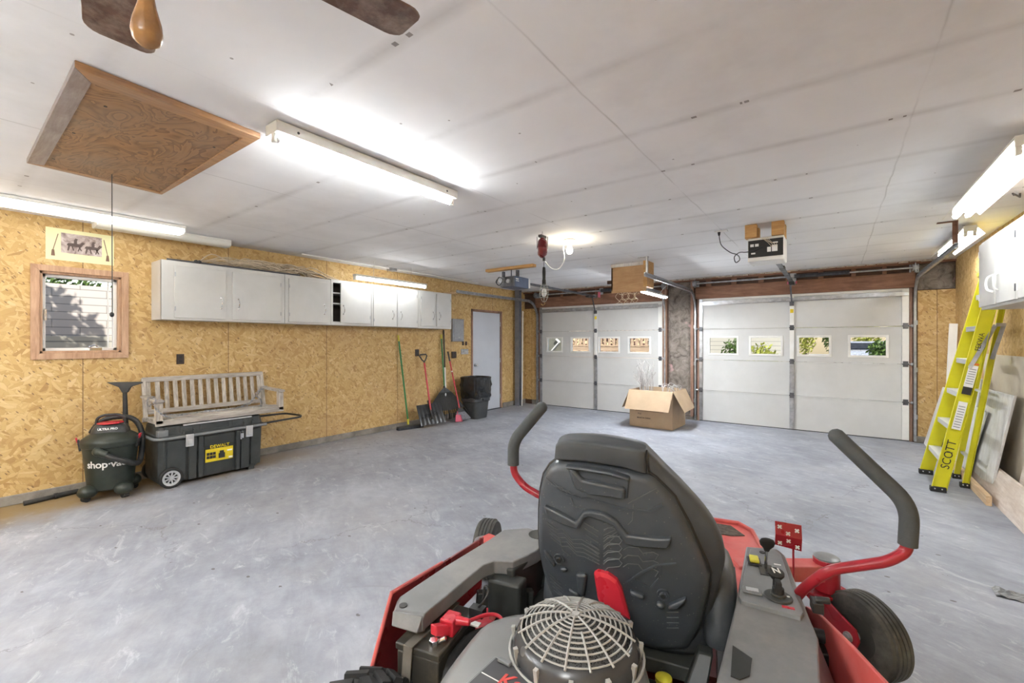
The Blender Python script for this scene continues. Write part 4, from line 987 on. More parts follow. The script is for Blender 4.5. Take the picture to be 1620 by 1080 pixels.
for a, b in ((.17, .10), (.84, .90)):
    part('printed_tassel', MB().prism([(XL+.0045, ya+a*(yb-ya)-.003, zb-.05), (XL+.0045, ya+a*(yb-ya)+.003, zb-.05), (XL+.0045, ya+b*(yb-ya)+.003, za+.09), (XL+.0045, ya+b*(yb-ya)-.003, za+.09)], (.0008, 0, 0)).prism([(XL+.0045, ya+b*(yb-ya)-.008, za+.09), (XL+.0045, ya+b*(yb-ya)+.008, za+.09), (XL+.0045, ya+b*(yb-ya)+.013, za+.035), (XL+.0045, ya+b*(yb-ya)-.013, za+.035)], (.0008, 0, 0)), plain('tassel_brown', (.22, .13, .09), .7), t)
# outlets and switches
def wallbox(px0, py0, px1, py1, label, cat, m, n=2, name='wall_outlet', th=.012):
    a = hitX(px0, py0, XL+.002); b_ = hitX(px1, py1, XL+.002); y0, y1 = sorted((a.y, b_.y)); z0, z1 = sorted((a.z, b_.z))
    t = thing(name, label, cat, (XL, (y0+y1)/2, z0))
    part('cover_plate', MB().box(XL+.001, XL+th, y0, y1, z0, z1), m, t, bevel=.003)
    for k in range(n):
        if name == 'wall_outlet': part('socket', MB().box(XL+th, XL+th+.003, (y0+y1)/2-.014, (y0+y1)/2+.014, z0+(z1-z0)*(.18+.4*k), z0+(z1-z0)*(.42+.4*k)), M_LETK, t)
        else: part('toggle', MB().box(XL+th, XL+th+.012, y0+(y1-y0)*(k+.5)/n-.006, y0+(y1-y0)*(k+.5)/n+.006, (z0+z1)/2-.012, (z0+z1)/2+.014), M_LETW, t)
M_BRNP = plain('brown_plate', (.045, .028, .022), .45)
wallbox(279, 560, 291, 575.5, 'dark brown outlet between the window and the bench', 'outlet', M_BRNP)
wallbox(656.5, 552.5, 662.5, 563, 'small brown outlet behind the shovel handle', 'outlet', M_BRNP)
wallbox(714, 556, 720.5, 566, 'black outlet above the trash can', 'outlet', M_BRNP, th=.03)
wallbox(729, 552, 740.5, 560, 'steel four-toggle switch plate left of the man door', 'switch', M_GALV, 4, 'light_switch')
wallbox(731, 540, 733.5, 546, 'left one of two small dark hooks above the switch plate', 'hook', M_BRNP, 0, 'wall_hook')
wallbox(736, 540, 738.5, 546, 'right one of two small dark hooks above the switch plate', 'hook', M_BRNP, 0, 'wall_hook')
a = hitX(713, 504, XL); b_ = hitX(731, 540, XL)
t = thing('electrical_panel', 'gray metal electrical panel right of the last cabinet', 'electrical panel', (XL, (a.y+b_.y)/2, b_.z))
part('panel_box', MB().box(XL+.001, XL+.05, a.y, b_.y, b_.z, a.z), M_GPLAS if False else plain('panel_gray', (.30, .31, .33), .45, .3), t, bevel=.004)
part('panel_door', MB().box(XL+.05, XL+.058, a.y+.03, b_.y-.03, b_.z+.04, a.z-.04), plain('panel_gray_light', (.34, .35, .37), .4, .3), t, bevel=.003)
part('panel_latch', MB().box(XL+.058, XL+.064, (a.y+b_.y)/2-.02, (a.y+b_.y)/2+.02, b_.z+.06, b_.z+.08), M_CHROME, t)
# ================================================================ SHOP VACUUM
def make_vac():
    cx, cy_ = -5.30, 1.07; yaw = math.radians(-24)       # front (lettering) faces the camera
    t = thing('shop_vacuum', 'dark green wheeled shop vacuum with white lettering between wand and tool chest', 'vacuum cleaner', (cx, cy_, 0), rotz=yaw+PI/2, world=False)
    # local frame: front = -y
    tank = MB().lathe([(0, .075), (.145, .075), (.160, .09), (.178, .30), (.192, .455), (.205, .46), (.205, .49), (.19, .495)], (0,0,0), (0,0,1), 44)
    part('tank', tank, M_VAC, t)
    lid = MB().lathe([(.207, .488), (.209, .505), (.20, .522), (.165, .55), (.12, .578), (.09, .585), (0, .588)], (0,0,0), (0,0,1), 44)
    part('lid', lid, M_VAC, t)
    mh = MB()
    rings = []
    for z, rx, ry in ((.565, .135, .105), (.60, .128, .10), (.635, .110, .088), (.655, .085, .07)):
        rings.append([(rx*math.copysign(abs(math.cos(a))**.7, math.cos(a)), ry*math.copysign(abs(math.sin(a))**.7, math.sin(a)), z) for a in [2*PI*k/32 for k in range(32)]])
    mh.loft(rings)
    hd = part('motor_head', mh, M_BLACK, t)
    part('badge', text_mb('ULTRA PRO', .026, frame_M((0, -.100, .612), (1,0,0), (0,.22,1)), .002), M_LETW, hd)
    part('red_band', MB().lathe([(.09, 0), (.094, .004), (.09, .008)], (0, -.012, .652), (0, 0, 1), 30), M_REDPL, hd)
    part('power_switch', MB().box(.05, .075, -.085, -.07, .655, .668), M_REDPL, hd)
    part('handle', MB().tube(rounded([(-.10, 0, .60), (-.095, 0, .70), (-.05, 0, .725), (.05, 0, .725), (.095, 0, .70), (.10, 0, .60)], .04), .012, 10), M_BLACK, t)
    for a in (-2.9, -.25):
        d = Vector((math.cos(a), math.sin(a), 0)); n = Vector((-d.y, d.x, 0))
        part('lid_latch', MB().bar(d*.200+Vector((0,0,.43)), d*.212+Vector((0,0,.53)), .035, .016, d), M_BLACK, t)
        part('latch_tab', MB().bar(d*.214+Vector((0,0,.505)), d*.226+Vector((0,0,.548)), .03, .012, d), M_REDPL, t)
    for a in (-2.35, -.85, .8, 2.3):
        d = Vector((math.cos(a), math.sin(a), 0)); c = d*.178
        fo = MB()
        fo.ball(c+Vector((0,0,.082)), .070, (1, 1, .80), 18, 11)
        f_ = part('caster_foot', fo, M_VAC, t)
        n = Vector((-d.y, d.x, 0)); k = c+d*.015+Vector((0,0,.026))
        part('caster_wheel', MB().cyl(k-n*.022, k+n*.022, .026, n=18), M_RUB, f_)
    # hose: from inlet low at the front, round the body and over the head
    hose = curve([(-.02, -.20, .435), (.02, -.245, .41), (.09, -.25, .37), (.15, -.225, .335), (.195, -.17, .30), (.212, -.05, .29), (.208, .07, .40), (.195, .12, .53), (.155, .13, .63), (.085, .125, .68), (-.04, .12, .68), (-.12, .13, .63), (-.17, .15, .55)], 9)
    hm = MB(); hm.tube(hose, [.022+.0018*(i % 2) for i in range(len(hose))], 12)
    part('hose', hm, M_BLACK, t, smooth=60)
    part('inlet_elbow', MB().tube(curve([(-.045, -.165, .44), (-.04, -.215, .44), (-.005, -.235, .425), (.03, -.243, .41)], 5), [.036]*8+[.03]*8, 14), M_VAC, t)
    # floor nozzle standing up behind the head
    part('nozzle_tube', MB().tube([(.06, .215, .50), (.055, .22, .76), (.05, .225, .93)], [.024, .019, .017], 14), M_BLACK, t)
    M = [(-.115, .0), (.12, -.02), (.125, .0), (.05, .035), (.025, .06)]
    part('nozzle_head', MB().prism([(-.08, .20, 1.005), (.01, .20, .955), (.035, .20, .90), (.075, .20, .90), (.10, .20, .955), (.185, .20, .985), (.18, .20, .998)], (0, .05, 0)), M_BLACK, t, bevel=.006)
    # lettering wrapped round the tank
    lt = text_mb('shop\u00b7vac', .086, Matrix.Identity(4), .0008, spacing=.95)
    for i, p in enumerate(lt.v):
        z = .315+p.y; r = .178+(.192-.178)*(z-.30)/.155+.0022+p.z; a = -PI/2+.02+p.x/r
        lt.v[i] = Vector((r*math.cos(a), r*math.sin(a), z))
    part('brand_lettering', lt, M_LETW, t, smooth=0)
make_vac()
w0, w1 = Vector((-5.53, .56, .021)), Vector((-5.585, .90, .024))
t = thing('vacuum_wand', 'black vacuum wand lying on the floor along the wall beside the shop vacuum', 'wand', ((w0.x+w1.x)/2, (w0.y+w1.y)/2, 0))
wm = w0.lerp(w1, .58)
part('wand_tube', MB().cyl(w0, wm, .020, .018, 14), M_BLACK, t); part('wand_tube', MB().cyl(wm, w1, .022, .020, 14), M_BLACK, t); part('wand_collar', MB().cyl(w0.lerp(w1, .55), w0.lerp(w1, .61), .026, n=14), M_BLACK, t)

# ================================================================ TOOL CHEST
def make_chest():
    x0, x1, y0, y1 = -5.56, -5.10, 1.37, 2.30
    t = thing('tool_chest', 'large black rolling tool chest with a yellow label and gray latches', 'tool chest', ((x0+x1)/2, (y0+y1)/2, 0))
    b = MB()
    def rr(x0, x1, y0, y1, z, c=.035): return [(x0+c, y0, z), (x1-c, y0, z), (x1, y0+c, z), (x1, y1-c, z), (x1-c, y1, z), (x0+c, y1, z), (x0, y1-c, z), (x0, y0+c, z)]
    b.loft([rr(x0+.03, x1-.03, y0+.02, y1-.04, .03), rr(x0+.01, x1-.015, y0+.0, y1-.01, .10), rr(x0, x1, y0-.0, y1, .46)])
    body = part('chest_body', b, M_CHEST, t, bevel=.004)
    # ribbed pilasters and panels of the front
    def fpan(ya, yb, za, zb, th, n='front_rib', m=M_CHEST):
        p = []
        for (y, z) in ((ya, za), (yb, za), (yb, zb), (ya, zb)): p.append((x1-.016+.016*(z-.03)/.43-.004 if z < .46 else x1-.004, y, z))
        return part(n, MB().prism(p, (th, 0, 0)), m, body, bevel=.004)
    fpan(1.43, 1.58, .05, .44, .018); fpan(1.60, 1.665, .04, .45, .032); fpan(1.68, 1.72, .04, .45, .040)
    fpan(2.02, 2.055, .04, .45, .040); fpan(2.07, 2.15, .04, .45, .032); fpan(2.17, 2.27, .06, .44, .018)
    fpan(1.73, 2.01, .33, .44, .014)
    # label
    X = x1+.012
    Mf = lambda y, z, x=X: frame_M((x, y, z), (0, 1, 0), (-.035, 0, 1))
    part('label_plate', MB().prism([(x1-.009+.001, 1.745, .17), (x1-.009, 1.995, .17), (x1-.0, 1.995, .30), (x1-.0, 1.745, .30)], (.008, 0, 0)), M_LBL, t)
    part('label_wordmark', text_mb('DEWALT', .042, frame_M((x1+.013, 1.87, .322), (0,1,0), (0,0,1)), .0015, spacing=1.05), M_LBL, t)
    pr = MB()
    for i in range(3):
        for j in range(2): pr.box(x1+.0005, x1+.0092, 1.755+i*.028, 1.778+i*.028, .205+j*.034, .232+j*.034)
    pr.box(x1+.0005, x1+.0092, 1.862, 1.918, .195, .245); pr.box(x1+.0005, x1+.0092, 1.872, 1.908, .245, .27)
    part('label_print', pr, M_LETK, t)
    part('label_print', MB().box(x1+.0005, x1+.0095, 1.94, 1.985, .255, .268).box(x1+.0005, x1+.0095, 1.955, 1.99, .18, .195), M_LETW, t, label='white print')
    # lid
    l = MB(); l.loft([rr(x0-.012, x1+.012, y0-.012, y1+.012, .468), rr(x0-.012, x1+.012, y0-.012, y1+.012, .49), rr(x0+.0, x1-.0, y0, y1, .50), rr(x0+.01, x1-.015, y0+.01, y1-.01, .575), rr(x0+.03, x1-.04, y0+.03, y1-.03, .590)])
    lid = part('lid', l, M_CHEST, t, bevel=.004)
    for a, b_ in ((1.42, 1.50), (1.53, 1.64), (1.70, 1.96), (1.99, 2.10), (2.14, 2.20)):
        part('lid_block', MB().box(x1-.03, x1+.004, a, b_, .505, .565), M_CHEST, lid, bevel=.008)
    part('ruler_strip', MB().box(x1-.012, x1+.007, 1.56, 2.18, .572, .586), M_ALU, lid)
    # rim tube / pull handle
    hp = [(x0+.05, y0-.035, .475), (x1-.02, y0-.035, .47), (x1+.035, y0+.05, .47), (x1+.035, y1+.02, .478)]
    part('rim_tube', MB().tube(rounded(hp, .06), .0135, 10), M_GPLAS, t)
    hy = 2.72
    part('pull_handle', MB().tube(rounded([(x1+.01, y1-.04, .485), (x1+.01, hy, .500), (x1-.06, hy+.04, .505), (x0+.1, hy, .505), (x0+.05, y1-.03, .505)], .05), .0115, 10), M_BLACK, t)
    for y in (1.60, 2.14):
        la = part('latch', MB().prism([(x1+.028, y-.033, .37), (x1+.033, y+.033, .37), (x1+.040, y+.033, .49), (x1+.040, y-.033, .49)], (.016, 0, 0)), M_ALU, t, bevel=.005)
        part('latch_button', MB().box(x1+.05, x1+.06, y-.018, y+.018, .39, .44), M_ALU, la, bevel=.004)
        for a in (-.04, .04): part('latch_arm', MB().box(x1+.0, x1+.036, y+a-.005, y+a+.005, .46, .535), M_CHEST, t, bevel=.003)
    kb = MB(); kb.tube([(x1+.045, 2.065+.013*math.cos(k/10*2*PI), .43+.013*math.sin(k/10*2*PI)) for k in range(10)], .002, 5, closed=True); kb.box(x1+.043, x1+.047, 2.05, 2.065, .36, .42); kb.box(x1+.048, x1+.051, 2.066, 2.08, .37, .42)
    part('key_ring', kb, M_CHROME, t)
    for x in (x1+.02, x0-.02):
        wc = Vector((x, 1.455, .095)); s = 1 if x > -5.3 else -1
        wh = part('wheel', MB().lathe([(.070, -.022), (.085, -.024), (.095, -.015), (.095, .015), (.085, .024), (.074, .022), (.070, .014)], wc, (1, 0, 0), 36, closed=True), M_RUB, t)
        hb = MB().lathe([(.052, -.014), (.072, -.018), (.072, .018), (.052, .014)], wc, (1,0,0), 36, closed=True).cyl(wc-Vector((.014,0,0)), wc+Vector((.016*1,0,0)), .017, n=18)
        pass
        for k in range(9):
            a = k/9*2*PI; d = Vector((0, math.cos(a), math.sin(a))); hb.bar(wc+d*.012+Vector((.006*s,0,0)), wc+d*.058+Vector((.006*s,0,0)), .012, .012, (1,0,0))
        part('hub', hb, M_ALU, wh)
    part('corner_bracket', MB().box(x1-.05, x1+.012, y0-.013, y0+.07, .49, .55), M_GPLAS, t, bevel=.006)
    part('foot', MB().box(x1-.09, x1-.03, y1-.14, y1-.08, 0, .04).box(x0+.03, x0+.09, y1-.14, y1-.08, 0, .04), M_CHEST, t)
make_chest()

# ================================================================ PORCH SWING BENCH on the chest
def make_bench():
    y0, y1 = 1.34, 2.52; zs = .595; xf, xb = -5.10, -5.50
    t = thing('porch_swing', 'weathered gray slatted porch swing set on top of the black tool chest', 'bench', ((xf+xb)/2, (y0+y1)/2, zs))
    for i in range(8):
        x = xf-.03-i*.054; z = zs+.045+.012*math.cos(i/7*PI)
        part('seat_slat', MB().box(x-.021, x+.021, y0+.03, y1-.01, z-.009, z+.009), M_BENCH, t, bevel=.002)
    part('front_rail', MB().box(xf-.012, xf+.012, y0, y1, zs, zs+.052), M_BENCH, t, bevel=.003)
    part('rear_rail', MB().box(xb+.0, xb+.022, y0, y1, zs, zs+.045), M_BENCH, t, bevel=.003)
    for y in (y0+.05, (y0+y1)/2, y1-.07): part('seat_support', MB().box(xb, xf, y-.014, y+.014, zs-.0, zs+.042), M_BENCH, t)
    bx = lambda z: xb-.02-.16*(z-zs-.06)         # raked back
    for z, h in ((1.005, .048), (.685, .045)):
        p = [(bx(z-h/2)+.016, 0, z-h/2), (bx(z+h/2)+.016, 0, z+h/2), (bx(z+h/2)-.008, 0, z+h/2), (bx(z-h/2)-.008, 0, z-h/2)]
        part('back_rail', MB().prism([(a, y0+.02, c) for a, _, c in p], (0, y1-y0-.04, 0)), M_BENCH, t, bevel=.003)
    n = 15
    for i in range(n):
        y = y0+.065+i*(y1-y0-.13)/(n-1)
        part('back_slat', MB().bar((bx(.70), y, .70), (bx(.99), y, .99), .038, .014, (1, 0, 0)), M_BENCHZ, t, bevel=.002)
    for y in (y0+.03, y1-.03):
        part('back_post', MB().bar((xb, y, zs+.01), (bx(1.02), y, 1.02), .035, .03, (1,0,0)), M_BENCHZ, t, bevel=.003)
        part('arm_post', MB().box(xf-.04, xf+.012, y-.028, y+.028, zs+.02, .815), M_BENCHZ, t, bevel=.003)
        part('armrest', MB().bar((xf+.03, y, .828), (bx(.84)+.01, y, .842), .07, .024), M_BENCH, t, bevel=.004)
    def chain(path, name='chain'):
        P = curve(path, 10); L = 0; mb = MB(); last = P[0]; k = 0; acc = 0
        for a, b in zip(P, P[1:]):
            seg = (b-a).length; acc += seg
            if acc < .024: continue
            acc = 0; d = (b-last).normalized(); u = d.orthogonal().normalized(); v = d.cross(u)
            if k % 2: u, v = v, -u
            c = (b+last)/2; q = (b-last).length*.68
            mb.tube([c+d*(q*math.cos(j/8*2*PI))+u*(.0085*math.sin(j/8*2*PI)) for j in range(8)], .0030, 4, closed=True); last = b; k += 1
        return part(name, mb, M_GALV, t, smooth=60)
    random.seed(2)
    chain([(xf+.0, y0+.03, .845), (xf+.055, y0-.02, .80), (xf+.05, y0+.03, .72), (xf+.01, y0+.12, .665), (xf-.1, y0+.25, .66), (xf-.2, y0+.42, .66), (xf-.1, y0+.62, .66), (xf-.22, y0+.8, .662), (xb+.02, y1-.2, .68)])
    chain([(xf-.16, y0+.01, .850), (xf+.02, y0+.0, .848), (xf+.05, y0-.035, .82), (xf-.05, y0-.04, .79), (xf-.16, y0-.01, .85), (xf-.22, y0+.06, .842), (xf-.1, y0+.09, .70), (xf-.14, y0+.3, .662)])
    chain([(xb+.02, y1-.04, .865), (xb+.05, y1-.10, .80), (xb+.02, y1-.16, .72), (xb+.1, y1-.26, .662), (xb+.2, y1-.5, .66), (xb+.13, y1-.7, .66)])
    chain([(xb+.04, y1-.02, .86), (xb+.04, y1-.14, .78), (xb+.05, y1-.09, .70), (xb+.16, y1-.14, .662), (xf-.1, y1-.2, .662), (xf-.06, y1-.34, .662)])
make_bench()

# ================================================================ TOOLS ON THE LEFT WALL
def wallpt(px, py, X): return hitX(px, py, X)
# push broom
h1 = wallpt(630, 530, XL+.03); h0 = hitZ(638, 662, .10)
h0 = Vector((-5.50, h1.y+.10, .10))
t = thing('push_broom', 'push broom with a green handle and wide dark head, leftmost of the wall tools', 'broom', (h0.x, h0.y, 0), 'yard tools leaning on the left wall')
part('handle', MB().cyl(h0, h1.lerp(h0, .07), .013, n=10), M_GRN, t); part('handle_tip', MB().cyl(h1.lerp(h0, .07), h1, .016, n=10), M_YGRN, t)
part('ferrule', MB().cyl(h0-Vector((0,0,.035)), h0+Vector((0,0,.05)), .018, n=10), M_YGRN, t)
bd = (Vector((-5.42, h0.y+.20, 0))-Vector((-5.50, h0.y-.16, 0))).normalized(); hc = h0+Vector((.05, 0, -.06))
part('head_block', MB().bar(hc-bd*.22, hc+bd*.22, .07, .03), M_BLACK, t, bevel=.005)
part('bristles', MB().bar(hc-bd*.22-Vector((0,0,.025)), hc+bd*.22-Vector((0,0,.025)), .075, .03), plain('dark_bristles', (.045, .05, .06), .9, var=.3, scale=60), t)
# snow shovel
def shovel():
    base = Vector((-5.30, 5.02, .0)); top = wallpt(671, 572, XL+.10)
    t = thing('snow_shovel', 'black snow shovel with a red shaft leaning on the strand board wall', 'shovel', tuple(base), 'yard tools leaning on the left wall')
    ax = (top-Vector((-5.36, 5.06, .32))).normalized(); lat = Vector((.35, .93, 0)).normalized(); lat = (lat-ax*lat.dot(ax)).normalized(); out = lat.cross(ax)
    if out.x < 0: out = -out
    c = Vector((-5.33, 5.03, .03))
    def fn(u, v):
        a = (u-.5)*.44; s = v*.34
        return c+lat*a*(1-.08*v)+ax*s+out*(.055*math.cos(v*1.9-.5)-.07*(abs(u-.5)*2)**2*.5*0+.06*(1-v)**2+.004*math.cos(u*40))
    mb = MB().grid(fn, 36, 10)
    v2 = [p-out*.005 for p in mb.v]; b_ = len(mb.v); mb.v += v2; n0 = len(mb.f)
    for f in list(mb.f[:n0]): mb.f.append([i+b_ for i in reversed(f)]); mb.m.append(0)
    part('blade', mb, M_SHOV, t, smooth=50)
    for s in (-1, 1): part('blade_rim', MB().tube([fn(0 if s < 0 else 1, k/8) for k in range(9)], .006, 6), M_SHOV, t)
    part('wear_edge', MB().tube([fn(k/10, 0) for k in range(11)], .004, 5), M_SHOV, t)
    s0 = fn(.5, .55)+out*.015
    part('socket', MB().cyl(fn(.5, .25)+out*.012, fn(.5, 1.)+out*.02+ax*.05, .02, .018, 10), M_SHOV, t)
    part('shaft', MB().cyl(s0, top-ax*.02, .014, n=10), M_REDH, t)
    g = top
    part('d_grip', MB().tube([g-ax*.06, g, g+lat*.03+ax*.03, g+lat*.065+ax*.10, g+lat*.05+ax*.125, g-lat*.05+ax*.125, g-lat*.065+ax*.10, g-lat*.03+ax*.03, g], .012, 8), M_BLACK, t)
shovel()
# leaf rake
def rake():
    base = Vector((-5.46, 5.42, 0)); top = wallpt(698, 529, XL+.03); neck = wallpt(703, 613, XL+.12)
    t = thing('leaf_rake', 'black fan leaf rake with a green handle behind the shovel', 'rake', tuple(base), 'yard tools leaning on the left wall')
    ax = (top-neck).normalized(); lat = Vector((.45, .89, 0)); lat = (lat-ax*lat.dot(ax)).normalized(); out = lat.cross(ax)
    if out.x < 0: out = -out
    part('handle', MB().cyl(neck, top.lerp(neck, .08), .012, n=10), M_GRN, t); part('handle_tip', MB().cyl(top.lerp(neck, .08), top, .015, n=10), M_YGRN, t)
    L = neck.z/abs(ax.z)-.03
    def fn(u, v):
        w = (.02+.40*v**.85); a = (u-.5)*2*w
        return neck-ax*(L*v*(1-.10*(abs(u-.5)*2)**2))+lat*a+out*(.02+.03*math.sin(v*2.6))
    mb = MB().grid(lambda u, v: fn(u, v*.72), 14, 8); vv = [p-out*.004 for p in mb.v]; b_ = len(mb.v); mb.v += vv
    for f in list(mb.f): mb.f.append([i+b_ for i in reversed(f)]); mb.m.append(0)
    part('fan_plate', mb, M_CANC, t, smooth=60)
    for k in range(19):
        u = k/18; part('tine', MB().tube([fn(u, .15+.85*j/6)+out*.004 for j in range(6)]+[fn(u, 1)-out*.025], .0055, 6), M_BLACK, t)
    part('hub_collar', MB().cyl(neck-ax*.06+out*.01, neck+ax*.03, .022, .018, 10), M_SHOV, t)
    part('hub_badge', MB().box(-.001,.001,-.001,.001,-.001,.001) if False else MB().ball(fn(.5, .22)+out*.012, .018, (.4, 1, 1.6), 10, 6), M_LETW, t)
rake()
# black and white pole beside the rake
a = wallpt(702, 522, XL+.02); m_ = wallpt(703.5, 581, XL+.06); b_ = wallpt(704.5, 616, XL+.10)
t = thing('telescoping_pole', 'two-part pole, black above and white below, beside the rake handle', 'pole', (b_.x, b_.y, b_.z), 'yard tools leaning on the left wall')
part('upper_tube', MB().cyl(m_, a, .013, n=10), M_BLACK, t); part('lower_tube', MB().cyl(b_, m_, .017, n=10), M_CREAM, t, label='white lower tube')
e_ = m_+(b_-m_)*4.1; part('lower_end', MB().cyl(b_, Vector((XL+.17, b_.y+.05, .02)), .013, n=8), M_BLACK, t)
# red broom and pink dustpan
def angle_broom():
    top = wallpt(708.5, 556, XL+.04); neck = Vector((-5.28, 5.66, .20))
    t = thing('angle_broom', 'broom with a red handle and gray bristles leaning in front of the trash can', 'broom', (-5.25, 5.66, 0), 'yard tools leaning on the left wall')
    part('handle', MB().cyl(neck, top.lerp(neck, .17), .0125, n=10), M_REDH, t); part('handle_grip', MB().cyl(top.lerp(neck, .17), top, .015, n=10), M_BLACK, t)
    part('handle_band', MB().cyl(top.lerp(neck, .34), top.lerp(neck, .36), .014, n=10), M_LETW, t)
    lat = Vector((.55, .83, 0)).normalized(); o_ = Vector((.83, -.55, 0))*.025
    part('cap', MB().prism([neck+lat*.03+Vector((0,0,.03))-o_, neck-lat*.03+Vector((0,0,.03))-o_, neck-lat*.07-Vector((0,0,.05))-o_, neck+lat*.09-Vector((0,0,.03))-o_], o_*2), M_CANC, t, bevel=.004)
    part('bristles', MB().prism([neck-lat*.07-Vector((0,0,.05))-o_, neck+lat*.09-Vector((0,0,.03))-o_, neck+lat*.20-Vector((0,0,.155))-o_, neck-lat*.04-Vector((0,0,.195))-o_], o_*2), M_BRIS, t)
    d = thing('dustpan', 'small pink dustpan propped against the gray broom bristles', 'dustpan', (-5.22, 5.56, 0))
    c = Vector((-5.21, 5.565, .0)); lat = lat*.6
    part('pan', MB().prism([c-lat*.11+Vector((0,0,.012)), c+lat*.09+Vector((0,0,.012)), c+lat*.07+Vector((-.03,0,.125)), c-lat*.06+Vector((-.03,0,.13))], Vector((.83,-.55,0))*.012), M_PINK, d, bevel=.003)
    part('side_lip', MB().bar(c-lat*.11+Vector((.01,0,.012)), c-lat*.06+Vector((-.02,0,.13)), .03, .006, lat), M_PINK, d); part('side_lip', MB().bar(c+lat*.09+Vector((.01,0,.012)), c+lat*.07+Vector((-.02,0,.125)), .03, .006, lat), M_PINK, d)
    part('pan_handle', MB().bar(c+Vector((-.03,0,.12)), c+Vector((-.045,.01,.19)), .022, .014, lat), M_PINK, d, bevel=.004)
angle_broom()
# trash can with bag
def trash():
    c = (-5.30, 6.11, 0)
    t = thing('trash_can', 'dark gray trash can lined with a black bag in front of the man door', 'trash can', c)
    def ring(z, hx, hy, n=40, wr=0):
        out = []
        for k in range(n):
            a = 2*PI*k/n; x = hx*math.copysign(abs(math.cos(a))**.45, math.cos(a)); y = hy*math.copysign(abs(math.sin(a))**.45, math.sin(a))
            q = 1+wr*mnoise.noise(Vector((math.cos(a)*4, math.sin(a)*4, z*9))); out.append((c[0]+x*q, c[1]+y*q, z))
        return out
    body = MB(); body.loft([ring(.0, .155, .175), ring(.02, .16, .18), ring(.30, .185, .21), ring(.31, .205, .23), ring(.38, .205, .23), ring(.385, .195, .22), ring(.70, .20, .23)])
    part('can_body', body, M_CANC, t, smooth=40)
    bag = MB(); zs_ = [.36, .40, .45, .50, .55, .60, .65, .70, .725, .735, .72, .68]; hx = [.20, .213, .21, .217, .211, .219, .213, .217, .221, .213, .19, .165]
    bag.loft([ring(z+.0, q, q+.03, 72, .09 if z < .7 else .02) for z, q in zip(zs_, hx)], cap=False)
    part('bag_liner', bag, M_BAG, t, smooth=60)
    part('rim', MB().tube(ring(.735, .212, .242), .013, 8, closed=True), M_BAG, t)
    part('side_handle', MB().box(c[0]+.18, c[0]+.235, c[1]-.06, c[1]+.06, .33, .37), M_CANC, t, bevel=.006)
trash()

